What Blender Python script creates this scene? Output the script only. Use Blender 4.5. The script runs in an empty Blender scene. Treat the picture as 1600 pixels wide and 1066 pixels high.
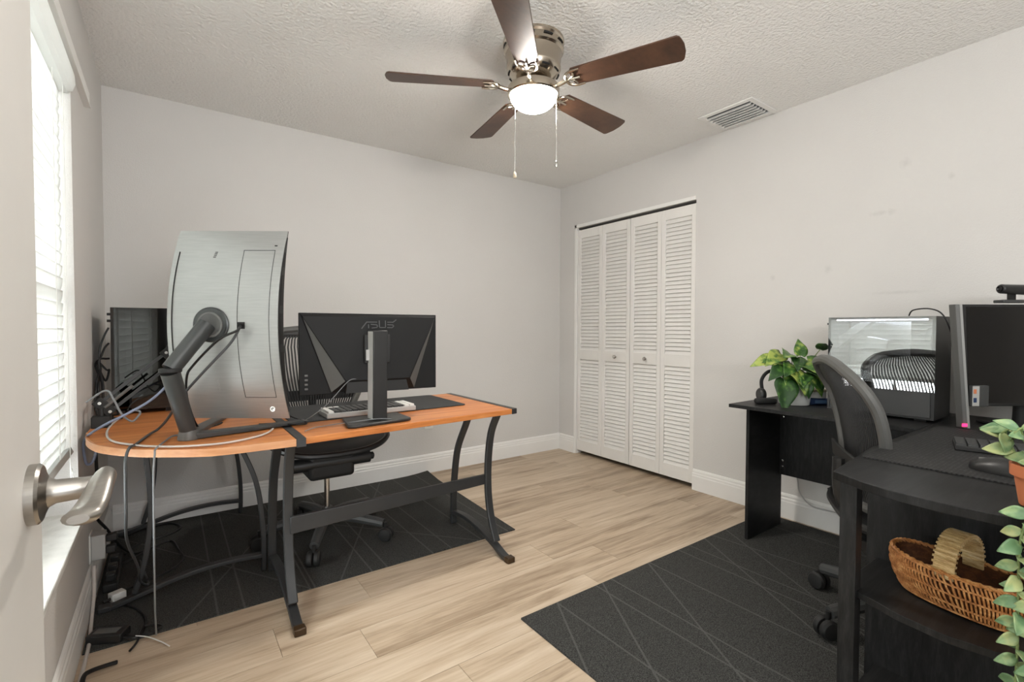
import bpy, bmesh, math, random
from mathutils import Vector, Matrix

random.seed(7)
SC = bpy.context.scene
COL = SC.collection
PI = math.pi

# ------------------------------------------------------------------ camera
cam = bpy.data.cameras.new('camera')
cam.sensor_width = 36.0
cam.lens = 753.275 / 1600 * 36.0
cam.clip_start = 0.02
camo = bpy.data.objects.new('camera', cam)
COL.objects.link(camo)
yaw, pit, rol, CH = 0.6214636, 0.0256233, 0.00267, 1.13098
Fv = Vector((math.sin(yaw) * math.cos(pit), math.cos(yaw) * math.cos(pit), -math.sin(pit)))
Rv = Vector((math.cos(yaw), -math.sin(yaw), 0))
Uv = Rv.cross(Fv)
R2 = Rv * math.cos(rol) + Uv * math.sin(rol)
U2 = -Rv * math.sin(rol) + Uv * math.cos(rol)
m = Matrix((R2, U2, -Fv)).transposed().to_4x4()
m.translation = (0, 0, CH)
camo.matrix_world = m
SC.camera = camo

# ------------------------------------------------------------------ world, light, exposure
world = bpy.data.worlds.new('world')
SC.world = world
world.use_nodes = True
bg = world.node_tree.nodes['Background']
bg.inputs[0].default_value = (0.95, 0.975, 1.0, 1)
bg.inputs[1].default_value = 3.0
SC.view_settings.view_transform = 'Standard'
SC.view_settings.look = 'None'
SC.view_settings.gamma = 1
SC.view_settings.use_curve_mapping = False
SC.view_settings.exposure = 0.50


def area(name, loc, target, sx, sy, power, col=(1, 1, 1)):
    l = bpy.data.lights.new(name, 'AREA')
    l.shape = 'RECTANGLE'
    l.size, l.size_y, l.energy, l.color = sx, sy, power, col
    o = bpy.data.objects.new(name, l)
    COL.objects.link(o)
    o.location = loc
    o.rotation_euler = (Vector(target) - Vector(loc)).to_track_quat('-Z', 'Y').to_euler()
    return o


# daylight falling on the window from outside, and an added bounce fill lamp behind the camera
area('daylight', (-0.75, 1.55, 1.35), (0.5, 1.55, 1.30), 1.7, 1.7, 118, (0.97, 0.985, 1.0))
area('bounce_fill', (0.35, -0.90, 1.6), (0.6, -0.4, 2.44), 1.2, 0.7, 36, (1.0, 0.995, 0.985))

XL, XR, YB, H = -0.272, 3.014, 3.437, 2.44
YN = -1.3


# ------------------------------------------------------------------ materials
def lin(c):
    return tuple(((v / 255) / 12.92 if v / 255 <= 0.04045 else ((v / 255 + 0.055) / 1.055) ** 2.4) for v in c)


class NT:
    def __init__(self, name):
        self.m = bpy.data.materials.new(name)
        self.m.use_nodes = True
        self.t = self.m.node_tree
        self.b = self.t.nodes['Principled BSDF']
        self.out = self.t.nodes['Material Output']

    def n(self, typ, **kw):
        nd = self.t.nodes.new(typ)
        for k, v in kw.items():
            setattr(nd, k, v)
        return nd

    def l(self, a, b):
        self.t.links.new(a, b)

    def math(self, op, a, b=None):
        nd = self.n('ShaderNodeMath', operation=op)
        for i, v in enumerate((a, b)):
            if v is None:
                continue
            if isinstance(v, (int, float)):
                nd.inputs[i].default_value = v
            else:
                self.l(v, nd.inputs[i])
        return nd.outputs[0]

    def ramp(self, fac, stops):
        nd = self.n('ShaderNodeValToRGB')
        el = nd.color_ramp.elements
        while len(el) < len(stops):
            el.new(0.5)
        for e, (p, c) in zip(el, stops):
            e.position = p
            e.color = (*c, 1)
        self.l(fac, nd.inputs[0])
        return nd.outputs[0]


MATS = {}


def mat(name, rgb, rough=0.6, metal=0.0, var=0.06, vscale=6.0, bump=0.0, bscale=200.0, spec=0.5, coat=0.0, stretch=None, emit=None, estr=0.0):
    k = NT(name)
    c = lin(rgb)
    tc = k.n('ShaderNodeTexCoord')
    mp = k.n('ShaderNodeMapping')
    k.l(tc.outputs['Object'], mp.inputs[0])
    if stretch:
        mp.inputs['Scale'].default_value = stretch
    nz = k.n('ShaderNodeTexNoise')
    nz.inputs['Scale'].default_value = vscale
    nz.inputs['Detail'].default_value = 4
    k.l(mp.outputs[0], nz.inputs['Vector'])
    lo = tuple(v * (1 - var) for v in c)
    hi = tuple(min(1, v * (1 + var)) for v in c)
    k.l(k.ramp(nz.outputs[0], [(0.3, lo), (0.7, hi)]), k.b.inputs['Base Color'])
    k.b.inputs['Roughness'].default_value = rough
    k.b.inputs['Metallic'].default_value = metal
    k.b.inputs['Specular IOR Level'].default_value = spec
    k.b.inputs['Coat Weight'].default_value = coat
    if bump:
        n2 = k.n('ShaderNodeTexNoise')
        n2.inputs['Scale'].default_value = bscale
        n2.inputs['Detail'].default_value = 3
        k.l(mp.outputs[0], n2.inputs['Vector'])
        bp = k.n('ShaderNodeBump')
        bp.inputs['Strength'].default_value = 1.0
        bp.inputs['Distance'].default_value = bump
        k.l(n2.outputs[0], bp.inputs['Height'])
        k.l(bp.outputs[0], k.b.inputs['Normal'])
    if emit:
        k.b.inputs['Emission Color'].default_value = (*lin(emit), 1)
        k.b.inputs['Emission Strength'].default_value = estr
    MATS[name] = k.m
    return k.m


mat('wall_paint', (208, 206, 203), 0.75, var=0.02, vscale=1.6, bump=0.0012, bscale=170, spec=0.25)
mat('ceiling_paint', (238, 237, 234), 0.85, var=0.012, vscale=3, bump=0.0095, bscale=66, spec=0.15)
mat('white_trim', (232, 231, 228), 0.42, var=0.015)
mat('white_door', (226, 224, 220), 0.45, var=0.02)
mat('near_door', (214, 211, 206), 0.5, var=0.02)
mat('substrate', (84, 70, 54), 0.9)
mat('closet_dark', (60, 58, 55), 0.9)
mat('black_metal', (46, 47, 48), 0.42, 0.0, var=0.1, bump=0.0003, bscale=600)
mat('floor_reflect_foot', (64, 46, 26), 0.4, 0.3, var=0.15)  # floor's brown reflection on the black feet, put into the colour
mat('black_plastic', (34, 34, 34), 0.38, var=0.1)
mat('matte_black', (28, 28, 28), 0.62, var=0.1)
mat('dark_grey_plastic', (62, 63, 63), 0.5, var=0.06)
mat('chair_grey', (84, 84, 82), 0.5, var=0.05)
mat('mid_grey_plastic', (98, 98, 96), 0.45, var=0.06)
mat('mid_grey_light', (140, 140, 137), 0.45, var=0.05)
mat('light_grey_plastic', (176, 176, 173), 0.45, var=0.04)
mat('white_plastic', (226, 226, 222), 0.4, var=0.03)
mat('monitor_shell', (168, 169, 167), 0.38, 0.55, var=0.05, stretch=(1, 1, 14), vscale=12)
mat('monitor_arm', (70, 72, 72), 0.36, 0.35, var=0.06)
mat('asus_shell', (24, 24, 24), 0.55, spec=0.22, var=0.08, bump=0.0002, bscale=900)
mat('screen', (10, 10, 11), 0.16, var=0.05)
mat('chrome', (200, 198, 194), 0.22, 1.0, var=0.03)
mat('satin_nickel', (168, 164, 158), 0.3, 1.0, var=0.05, stretch=(3, 3, 60), vscale=10)
mat('fan_nickel', (188, 178, 164), 0.2, 1.0, var=0.04)
mat('slot_dark', (18, 16, 14), 0.7)
mat('cable_black', (15, 15, 16), 0.5)
mat('cable_grey', (122, 124, 126), 0.5)
mat('cable_dark', (70, 72, 74), 0.45)
mat('cable_blue', (120, 128, 150), 0.45)
mat('cable_white', (196, 190, 184), 0.5)
mat('black_mesh', (34, 35, 36), 0.6)
mat('desk_mat', (52, 53, 54), 0.85, var=0.1, bump=0.0006, bscale=700)
mat('terracotta', (205, 122, 80), 0.75, var=0.12, bump=0.0005, bscale=150)
mat('soil', (58, 44, 34), 0.95, var=0.3, vscale=60, bump=0.004, bscale=90)
mat('pot_white', (196, 198, 195), 0.55, var=0.04, vscale=30)
mat('stem_green', (122, 140, 86), 0.55, var=0.1)
mat('blue_plastic', (40, 62, 100), 0.45)
mat('pale_blue', (104, 136, 176), 0.4)
mat('silver_parts', (205, 206, 206), 0.25, 0.85, var=0.1)
mat('red_led', (220, 40, 90), 0.4, emit=(255, 50, 110), estr=1.6)
mat('green_led', (90, 200, 120), 0.4, emit=(120, 230, 140), estr=0.8)
mat('case_fill', (255, 255, 255), 0.5, emit=(235, 240, 255), estr=14.0)
mat('beige_card', (196, 182, 160), 0.8)


def wood(name, dark, mid, light, rough=0.45, grain=(1.2, 22, 22), randomize=True, coat=0.0, contrast=0.5, bump=0.0, spec=0.4):
    k = NT(name)
    geo = k.n('ShaderNodeNewGeometry')
    oi = k.n('ShaderNodeObjectInfo')
    vm = k.n('ShaderNodeVectorMath', operation='MULTIPLY')
    k.l(geo.outputs['Position'], vm.inputs[0])
    vm.inputs[1].default_value = grain
    ad = k.n('ShaderNodeVectorMath', operation='ADD')
    k.l(vm.outputs[0], ad.inputs[0])
    r = k.math('MULTIPLY', oi.outputs['Random'], 40.0 if randomize else 0.0)
    cx = k.n('ShaderNodeCombineXYZ')
    for i in range(3):
        k.l(r, cx.inputs[i])
    k.l(cx.outputs[0], ad.inputs[1])
    nz = k.n('ShaderNodeTexNoise')
    nz.inputs['Scale'].default_value = 1.0
    nz.inputs['Detail'].default_value = 6
    nz.inputs['Roughness'].default_value = 0.62
    nz.inputs['Distortion'].default_value = 0.35
    k.l(ad.outputs[0], nz.inputs['Vector'])
    vm2 = k.n('ShaderNodeVectorMath', operation='MULTIPLY')
    k.l(ad.outputs[0], vm2.inputs[0])
    vm2.inputs[1].default_value = (3.5, 7.0, 7.0)
    n3 = k.n('ShaderNodeTexNoise')
    n3.inputs['Scale'].default_value = 1.0
    n3.inputs['Detail'].default_value = 3
    k.l(vm2.outputs[0], n3.inputs['Vector'])
    fac = k.math('ADD', nz.outputs[0], k.math('MULTIPLY', k.math('SUBTRACT', n3.outputs[0], 0.5), 0.35))
    if randomize:
        rr = k.math('MULTIPLY', k.math('SUBTRACT', oi.outputs['Random'], 0.5), 0.20)
        fac = k.math('ADD', fac, rr)
    a, b = 0.5 - contrast / 2, 0.5 + contrast / 2
    k.l(k.ramp(fac, [(a, lin(dark)), (0.5, lin(mid)), (b, lin(light))]), k.b.inputs['Base Color'])
    k.b.inputs['Roughness'].default_value = rough
    k.b.inputs['Coat Weight'].default_value = coat
    k.b.inputs['Specular IOR Level'].default_value = spec
    if bump:
        bp = k.n('ShaderNodeBump')
        bp.inputs['Distance'].default_value = bump
        k.l(nz.outputs[0], bp.inputs['Height'])
        k.l(bp.outputs[0], k.b.inputs['Normal'])
    MATS[name] = k.m


wood('oak_plank', (140, 119, 97), (189, 169, 145), (209, 192, 170), 0.42, (1.5, 15, 15), contrast=0.50, bump=0.0004)
wood('cherry_top', (164, 92, 44), (198, 124, 68), (216, 146, 88), 0.35, (1.8, 22, 22), False, contrast=0.45)
wood('cherry_edge', (190, 128, 84), (208, 150, 106), (218, 168, 128), 0.4, (2, 10, 30), False)
wood('black_wood', (22, 22, 22), (34, 34, 34), (48, 48, 48), 0.42, (6, 60, 9), False, contrast=0.5, spec=0.2)
wood('walnut_blade', (54, 36, 26), (74, 50, 36), (92, 64, 46), 0.4, (9, 9, 9), True, contrast=0.6)
wood('wicker', (112, 66, 30), (176, 116, 62), (222, 172, 112), 0.55, (40, 40, 60), False, contrast=0.5)
wood('wicker_dark', (52, 28, 12), (84, 48, 22), (120, 74, 38), 0.7, (40, 40, 60), False, contrast=0.5)
wood('wicker_pale', (150, 116, 70), (198, 168, 116), (232, 214, 176), 0.55, (20, 20, 140), False, contrast=0.5)
wood('sill_marble', (186, 184, 178), (214, 213, 208), (226, 225, 221), 0.3, (7, 4, 7), False)


def leafmat(name, dark, light, vein, sc=30):
    k = NT(name)
    tc = k.n('ShaderNodeTexCoord')
    nz = k.n('ShaderNodeTexNoise')
    nz.inputs['Scale'].default_value = sc
    nz.inputs['Detail'].default_value = 3
    oi = k.n('ShaderNodeObjectInfo')
    ad = k.n('ShaderNodeVectorMath', operation='ADD')
    k.l(tc.outputs['Object'], ad.inputs[0])
    k.l(oi.outputs['Random'], ad.inputs[1])
    k.l(ad.outputs[0], nz.inputs['Vector'])
    f = k.math('ADD', nz.outputs[0], k.math('MULTIPLY', k.math('SUBTRACT', oi.outputs['Random'], 0.5), 0.3))
    k.l(k.ramp(f, [(0.36, lin(dark)), (0.52, lin(light)), (0.72, lin(vein))]), k.b.inputs['Base Color'])
    k.b.inputs['Roughness'].default_value = 0.42
    MATS[name] = k.m


leafmat('pothos_leaf', (36, 70, 30), (74, 114, 46), (160, 174, 86), 34)
leafmat('trail_leaf', (98, 132, 92), (138, 164, 116), (170, 178, 122), 34)


def rugmat(name, lines, cx, cy, base=(66, 66, 64), line=(98, 98, 95)):
    k = NT(name)
    tc = k.n('ShaderNodeTexCoord')
    best = None
    for (ax, ay), (bx_, by_) in lines:
        dx, dy = bx_ - ax, by_ - ay
        L = math.hypot(dx, dy)
        nx, ny = -dy / L, dx / L
        d = nx * (ax - cx) + ny * (ay - cy)
        dt = k.n('ShaderNodeVectorMath', operation='DOT_PRODUCT')
        k.l(tc.outputs['Object'], dt.inputs[0])
        dt.inputs[1].default_value = (nx, ny, 0)
        v = k.math('ABSOLUTE', k.math('SUBTRACT', dt.outputs['Value'], d))
        best = v if best is None else k.math('MINIMUM', best, v)
    nz = k.n('ShaderNodeTexNoise')
    nz.inputs['Scale'].default_value = 300
    nz.inputs['Detail'].default_value = 2
    k.l(tc.outputs['Object'], nz.inputs['Vector'])
    msk = k.n('ShaderNodeMapRange')
    msk.inputs['From Min'].default_value = 0.0024
    msk.inputs['From Max'].default_value = 0.0052
    msk.inputs['To Min'].default_value = 0.6
    msk.inputs['To Max'].default_value = 0.0
    k.l(best, msk.inputs['Value'])
    b0 = k.ramp(nz.outputs[0], [(0.35, tuple(v * 0.45 for v in lin(base))), (0.68, tuple(v * 1.7 for v in lin(base)))])
    mx = k.n('ShaderNodeMix', data_type='RGBA')
    k.l(msk.outputs[0], mx.inputs[0])
    k.l(b0, mx.inputs[6])
    mx.inputs[7].default_value = (*lin(line), 1)
    k.l(mx.outputs[2], k.b.inputs['Base Color'])
    k.b.inputs['Roughness'].default_value = 0.95
    k.b.inputs['Specular IOR Level'].default_value = 0.1
    bp = k.n('ShaderNodeBump')
    bp.inputs['Distance'].default_value = 0.003
    k.l(nz.outputs[0], bp.inputs['Height'])
    k.l(bp.outputs[0], k.b.inputs['Normal'])
    MATS[name] = k.m


def glassmat(name, tint, gloss=1.0, ior=1.5):
    k = NT(name)
    tr = k.n('ShaderNodeBsdfTransparent')
    tr.inputs[0].default_value = (*tint, 1)
    gl = k.n('ShaderNodeBsdfGlossy')
    gl.inputs['Roughness'].default_value = 0.01
    fr = k.n('ShaderNodeFresnel')
    fr.inputs[0].default_value = ior
    mx = k.n('ShaderNodeMixShader')
    f = k.math('MULTIPLY', fr.outputs[0], gloss)
    k.l(f, mx.inputs[0])
    k.l(tr.outputs[0], mx.inputs[1])
    k.l(gl.outputs[0], mx.inputs[2])
    k.l(mx.outputs[0], k.out.inputs[0])
    MATS[name] = k.m


glassmat('clear_glass', (0.96, 0.98, 0.97))
glassmat('case_glass', (0.8, 0.81, 0.81), 2.2, 2.2)
glassmat('dark_glass', (0.10, 0.10, 0.10), 1.0, 1.75)

k = NT('blind_vinyl')
df = k.n('ShaderNodeBsdfDiffuse')
df.inputs[0].default_value = (0.86, 0.86, 0.84, 1)
tl = k.n('ShaderNodeBsdfTranslucent')
tl.inputs[0].default_value = (0.80, 0.81, 0.80, 1)
mx = k.n('ShaderNodeMixShader')
mx.inputs[0].default_value = 0.34
k.l(df.outputs[0], mx.inputs[1])
k.l(tl.outputs[0], mx.inputs[2])
k.l(mx.outputs[0], k.out.inputs[0])
MATS['blind_vinyl'] = k.m

k = NT('lit_globe')
em = k.n('ShaderNodeEmission')
em.inputs[0].default_value = (1.0, 0.945, 0.87, 1)
em.inputs[1].default_value = 115.0
k.l(em.outputs[0], k.out.inputs[0])
MATS['lit_globe'] = k.m

k = NT('dotted_mat')
tc = k.n('ShaderNodeTexCoord')
vo = k.n('ShaderNodeTexVoronoi')
vo.inputs['Scale'].default_value = 95
vo.inputs['Randomness'].default_value = 0.25
k.l(tc.outputs['Object'], vo.inputs['Vector'])
k.l(k.ramp(vo.outputs['Distance'], [(0.2, lin((64, 64, 64))), (0.42, lin((20, 20, 21)))]), k.b.inputs['Base Color'])
k.b.inputs['Roughness'].default_value = 0.7
MATS['dotted_mat'] = k.m


# painted wall with a few faint scuffs of its own (centre y, z, half extents)
mat('scuffed_wall', (208, 206, 203), 0.75, var=0.02, vscale=1.6, bump=0.0012, bscale=170, spec=0.25)
k = NT.__new__(NT)
k.m = MATS['scuffed_wall']
k.t = k.m.node_tree
k.b = k.t.nodes['Principled BSDF']
geo = k.n('ShaderNodeNewGeometry')
best = None
for cy_, cz_, ry_, rz_ in [(0.935, 1.735, 0.038, 0.01), (0.889, 1.733, 0.016, 0.013), (1.172, 1.468, 0.016, 0.018), (1.476, 1.447, 0.011, 0.016), (0.847, 1.32, 0.087, 0.007), (0.833, 1.964, 0.018, 0.019), (0.657, 1.855, 0.011, 0.012)]:
    sb = k.n('ShaderNodeVectorMath', operation='SUBTRACT')
    k.l(geo.outputs['Position'], sb.inputs[0])
    sb.inputs[1].default_value = (XR, cy_, cz_)
    ml_ = k.n('ShaderNodeVectorMath', operation='MULTIPLY')
    k.l(sb.outputs[0], ml_.inputs[0])
    ml_.inputs[1].default_value = (0, 1 / (ry_ * 1.6), 1 / (rz_ * 1.6))
    le = k.n('ShaderNodeVectorMath', operation='LENGTH')
    k.l(ml_.outputs[0], le.inputs[0])
    best = le.outputs['Value'] if best is None else k.math('MINIMUM', best, le.outputs['Value'])
nz = k.n('ShaderNodeTexNoise')
nz.inputs['Scale'].default_value = 60
k.l(geo.outputs['Position'], nz.inputs['Vector'])
d_ = k.math('ADD', best, nz.outputs[0])
mr_ = k.n('ShaderNodeMapRange')
mr_.inputs['From Min'].default_value = 0.6
mr_.inputs['From Max'].default_value = 1.5
mr_.inputs['To Min'].default_value = 0.91
mr_.inputs['To Max'].default_value = 1.0
k.l(d_, mr_.inputs['Value'])
src_ = k.b.inputs['Base Color'].links[0].from_socket
mxx = k.n('ShaderNodeVectorMath', operation='SCALE')
k.l(src_, mxx.inputs[0])
k.l(mr_.outputs[0], mxx.inputs['Scale'])
k.l(mxx.outputs[0], k.b.inputs['Base Color'])


# ------------------------------------------------------------------ mesh helpers
WORLD = {}


def frame_from(d):
    d = d.normalized()
    a = Vector((0, 0, 1)) if abs(d.z) < 0.9 else Vector((1, 0, 0))
    u = d.cross(a).normalized()
    return u, d.cross(u).normalized()


def crom(pts, n=6):
    pts = [Vector(p) for p in pts]
    if len(pts) < 3:
        return pts
    out = []
    for i in range(len(pts) - 1):
        p0, p1, p2, p3 = pts[max(i - 1, 0)], pts[i], pts[i + 1], pts[min(i + 2, len(pts) - 1)]
        for j in range(n):
            t = j / n
            out.append(0.5 * ((2 * p1) + (p2 - p0) * t + (2 * p0 - 5 * p1 + 4 * p2 - p3) * t * t + (3 * p1 - p0 - 3 * p2 + p3) * t ** 3))
    out.append(pts[-1])
    return out


class MB:
    def __init__(self):
        self.v, self.f = [], []

    def add(self, vs, fs):
        o = len(self.v)
        self.v += [Vector(p) for p in vs]
        self.f += [tuple(i + o for i in q) for q in fs]
        return self

    def obox(self, c, ax, ay, az):
        c, ax, ay, az = map(Vector, (c, ax, ay, az))
        if ax.cross(ay).dot(az) < 0:
            ax = -ax
        vs = [c + sx * ax + sy * ay + sz * az for sz in (-1, 1) for sx, sy in ((-1, -1), (1, -1), (1, 1), (-1, 1))]
        return self.add(vs, [(3, 2, 1, 0), (4, 5, 6, 7), (0, 1, 5, 4), (1, 2, 6, 5), (2, 3, 7, 6), (3, 0, 4, 7)])

    def bx(self, x0, x1, y0, y1, z0, z1):
        return self.obox(((x0 + x1) / 2, (y0 + y1) / 2, (z0 + z1) / 2), ((x1 - x0) / 2, 0, 0), (0, (y1 - y0) / 2, 0), (0, 0, (z1 - z0) / 2))

    def rings(self, rings, cap=True, closed=True):
        n = len(rings[0])
        vs = [p for r in rings for p in r]
        fs = []
        for i in range(len(rings) - 1):
            for j in range(n if closed else n - 1):
                a, b = i * n + j, i * n + (j + 1) % n
                fs.append((a, b, b + n, a + n))
        if cap:
            fs.append(tuple(range(n - 1, -1, -1)))
            fs.append(tuple((len(rings) - 1) * n + j for j in range(n)))
        return self.add(vs, fs)

    def cyl(self, p0, p1, r0, r1=None, n=16):
        p0, p1 = Vector(p0), Vector(p1)
        r1 = r0 if r1 is None else r1
        u, v = frame_from(p1 - p0)
        rg = [[p + (u * math.cos(2 * PI * j / n) + v * math.sin(2 * PI * j / n)) * r for j in range(n)] for p, r in ((p0, r0), (p1, r1))]
        return self.rings(rg)

    def tube(self, pts, r, n=8, sub=6, close_r=None):
        pts = crom(pts, sub) if sub else [Vector(p) for p in pts]
        m_ = len(pts)
        d = (pts[1] - pts[0]).normalized()
        u, v = frame_from(d)
        rg = []
        for i, p in enumerate(pts):
            t = (pts[min(i + 1, m_ - 1)] - pts[max(i - 1, 0)])
            if t.length < 1e-9:
                t = d
            t.normalize()
            u = (u - t * u.dot(t)).normalized()
            v = t.cross(u)
            rr = r if not callable(r) else r(i / (m_ - 1))
            rg.append([p + (u * math.cos(2 * PI * j / n) + v * math.sin(2 * PI * j / n)) * rr for j in range(n)])
        return self.rings(rg)

    def bar(self, pts, w, h, side, sub=6):
        """rectangular section swept along pts; side = width direction"""
        pts = crom(pts, sub) if sub else [Vector(p) for p in pts]
        s = Vector(side).normalized()
        rg = []
        for i, p in enumerate(pts):
            t = (pts[min(i + 1, len(pts) - 1)] - pts[max(i - 1, 0)]).normalized()
            nn = t.cross(s).normalized()
            ww = w if not callable(w) else w(i / (len(pts) - 1))
            hh = h if not callable(h) else h(i / (len(pts) - 1))
            rg.append([p + s * ww / 2 * a + nn * hh / 2 * b for a, b in ((-1, -1), (1, -1), (1, 1), (-1, 1))])
        return self.rings(rg)

    def lathe(self, prof, c=(0, 0, 0), n=32, axis=(0, 0, 1), cap=True):
        c = Vector(c)
        ax = Vector(axis).normalized()
        u, v = frame_from(ax)
        rg = [[c + ax * z + (u * math.cos(2 * PI * j / n) + v * math.sin(2 * PI * j / n)) * max(r, 1e-4) for j in range(n)] for r, z in prof]
        return self.rings(rg, cap)

    def prism(self, poly, off):
        poly = [Vector(p) for p in poly]
        off = Vector(off)
        return self.rings([poly, [p + off for p in poly]])

    def sheet(self, grid, thick=None, nrm=None):
        """grid[i][j] points; optional thickness along nrm"""
        nj = len(grid[0])
        ni = len(grid)
        if thick is None:
            vs = [p for r in grid for p in r]
            return self.add(vs, [(i * nj + j, i * nj + j + 1, (i + 1) * nj + j + 1, (i + 1) * nj + j) for i in range(ni - 1) for j in range(nj - 1)])
        n_ = Vector(nrm)
        top = [Vector(p) for r in grid for p in r]
        bot = [p + n_ * thick for p in top]
        N = len(top)
        fs = [(i * nj + j, i * nj + j + 1, (i + 1) * nj + j + 1, (i + 1) * nj + j) for i in range(ni - 1) for j in range(nj - 1)]
        fs += [tuple(N + q for q in reversed(f)) for f in fs]
        bd = [(0 * nj + j) for j in range(nj)] + [i * nj + nj - 1 for i in range(1, ni)] + [(ni - 1) * nj + j for j in range(nj - 2, -1, -1)] + [i * nj for i in range(ni - 2, 0, -1)]
        for a, b in zip(bd, bd[1:] + bd[:1]):
            fs.append((b, a, a + N, b + N))
        return self.add(top + bot, fs)

    def build(self, name, material, parent=None, loc=None, local=False, bevel=0.0, seg=2, smooth=35, label=None):
        if parent is not None and not local:
            o = WORLD[parent.name]
        elif loc is not None:
            o = Vector(loc)
        else:
            o = Vector((0, 0, 0))
        me = bpy.data.meshes.new(name)
        me.from_pydata([p - o for p in self.v], [], self.f)
        bm = bmesh.new()
        bm.from_mesh(me)
        bmesh.ops.recalc_face_normals(bm, faces=bm.faces)
        bm.to_mesh(me)
        bm.free()
        me.materials.append(MATS[material])
        if smooth:
            for p in me.polygons:
                p.use_smooth = True
            me.set_sharp_from_angle(angle=math.radians(smooth))
        ob = bpy.data.objects.new(name, me)
        COL.objects.link(ob)
        if parent is not None:
            ob.parent = parent
            WORLD[ob.name] = WORLD[parent.name].copy()
        else:
            ob.location = o
            WORLD[ob.name] = o.copy()
        if bevel:
            b = ob.modifiers.new('bevel', 'BEVEL')
            b.width = bevel
            b.segments = seg
            b.limit_method = 'ANGLE'
            b.angle_limit = math.radians(40)
        if label:
            ob['label'] = label
        return ob


def tag(o, label, cat, group=None):
    o['label'] = label
    o['category'] = cat
    if group:
        o['group'] = group
    return o


def struct(o, label=None):
    o['kind'] = 'structure'
    if label:
        o['label'] = label
    return o


def thing(name, label, cat, loc=(0, 0, 0), rotz=0.0, group=None):
    o = bpy.data.objects.new(name, None)
    COL.objects.link(o)
    o.location = loc
    o.rotation_euler = (0, 0, rotz)
    o.empty_display_size = 0.05
    WORLD[o.name] = Vector(loc)
    return tag(o, label, cat, group)


def copy_part(src, parent, matrix):
    c = src.copy()
    COL.objects.link(c)
    c.parent = parent
    c.matrix_local = matrix
    return c


def text_mesh(name, body, size, depth, material, parent, matrix):
    cu = bpy.data.curves.new(name, 'FONT')
    cu.body = body
    cu.size = size
    cu.extrude = depth
    cu.align_x = 'CENTER'
    cu.align_y = 'CENTER'
    tmp = bpy.data.objects.new(name, cu)
    COL.objects.link(tmp)
    dg = bpy.context.evaluated_depsgraph_get()
    me = bpy.data.meshes.new_from_object(tmp.evaluated_get(dg))
    bpy.data.objects.remove(tmp)
    me.materials.clear()
    me.materials.append(MATS[material])
    me.transform(matrix)
    me.transform(Matrix.Translation(-WORLD[parent.name]))
    ob = bpy.data.objects.new(name, me)
    COL.objects.link(ob)
    ob.parent = parent
    WORLD[ob.name] = WORLD[parent.name].copy()
    return ob


# ------------------------------------------------------------------ room shell
fl = struct(MB().bx(XL - 0.15, XR + 0.65, YN - 0.1, YB + 0.1, -0.06, -0.006).build('floor', 'substrate'), 'light oak vinyl plank floor')
unit = None
PW = 0.19
rows = range(-15, 11)
ENDS = {0: 1.55, 1: 0.575, 2: 0.31, 3: 0.683, 4: 1.30, 5: 0.02, 6: 0.95, 7: 0.35, 8: 1.45, 9: 0.7, 10: 0.1}
g = 0.0007
for kq in rows:
    y0, y1 = 1.40 + PW * kq, 1.40 + PW * (kq + 1)
    if y1 < YN:
        continue
    y0, y1 = max(y0, YN), min(y1, YB)
    if y1 - y0 < 0.02:
        continue
    e = ENDS.get(kq, (kq * 0.437) % 1.22)
    xs = [XL] + sorted(x for x in (e + 1.22 * i for i in range(-4, 5)) if XL + 0.05 < x < XR + 0.3) + [XR + 0.35]
    for xa, xb in zip(xs[:-1], xs[1:]):
        if unit is None:
            unit = MB().bx(-0.5, 0.5, -0.5, 0.5, -0.5, 0.5).build('plank', 'oak_plank', fl, local=True, smooth=0)
            p = unit
        else:
            p = unit.copy()
            COL.objects.link(p)
        p.location = ((xa + xb) / 2, (y0 + y1) / 2, -0.003)
        p.scale = (xb - xa - g * 2, y1 - y0 - g * 2, 0.006)

struct(MB().bx(XL - 0.15, XR + 0.65, YN - 0.1, YB + 0.1, H, H + 0.08).build('ceiling', 'ceiling_paint'), 'textured off-white ceiling')
struct(MB().bx(XL - 0.15, XR + 0.65, YB, YB + 0.1, 0, H).build('wall_back', 'wall_paint'), 'light grey wall behind the left desk')
# right wall with the closet opening
CY0, CY1, CZ = 2.005, 3.215, 2.035
w = MB().bx(XR, XR + 0.1, YN, CY0, 0, H).bx(XR, XR + 0.1, CY1, YB, 0, H).bx(XR, XR + 0.1, CY0, CY1, CZ, H)
struct(w.build('wall_right', 'scuffed_wall'), 'light grey wall with the closet doors')
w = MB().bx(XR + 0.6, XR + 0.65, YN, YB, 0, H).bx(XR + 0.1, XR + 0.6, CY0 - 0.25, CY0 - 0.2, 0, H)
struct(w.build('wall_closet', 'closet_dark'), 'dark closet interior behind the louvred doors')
# left wall with the window opening
WY0, WY1, WZ0, WZ1 = 0.80, 2.365, 0.45, 2.055
w = MB().bx(XL - 0.15, XL, YN, WY0, 0, H).bx(XL - 0.15, XL, WY1, YB, 0, H).bx(XL - 0.15, XL, WY0, WY1, 0, WZ0 - 0.02).bx(XL - 0.15, XL, WY0, WY1, WZ1, H)
struct(w.build('wall_left', 'wall_paint'), 'light grey wall with the window')
w = MB().bx(XL - 0.15, 0.05, YN - 0.1, YN, 0, H).bx(0.95, XR + 0.1, YN - 0.1, YN, 0, H).bx(0.05, 0.95, YN - 0.1, YN, 2.05, H)
struct(w.build('wall_near', 'wall_paint'), 'wall behind the viewer with an open doorway')

# baseboards: moulded profile (offset from wall, height)
BP = [(0, 0), (0.016, 0), (0.016, 0.098), (0.0135, 0.104), (0.0135, 0.116), (0.010, 0.122), (0.010, 0.134), (0.006, 0.143), (0, 0.147)]


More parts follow.
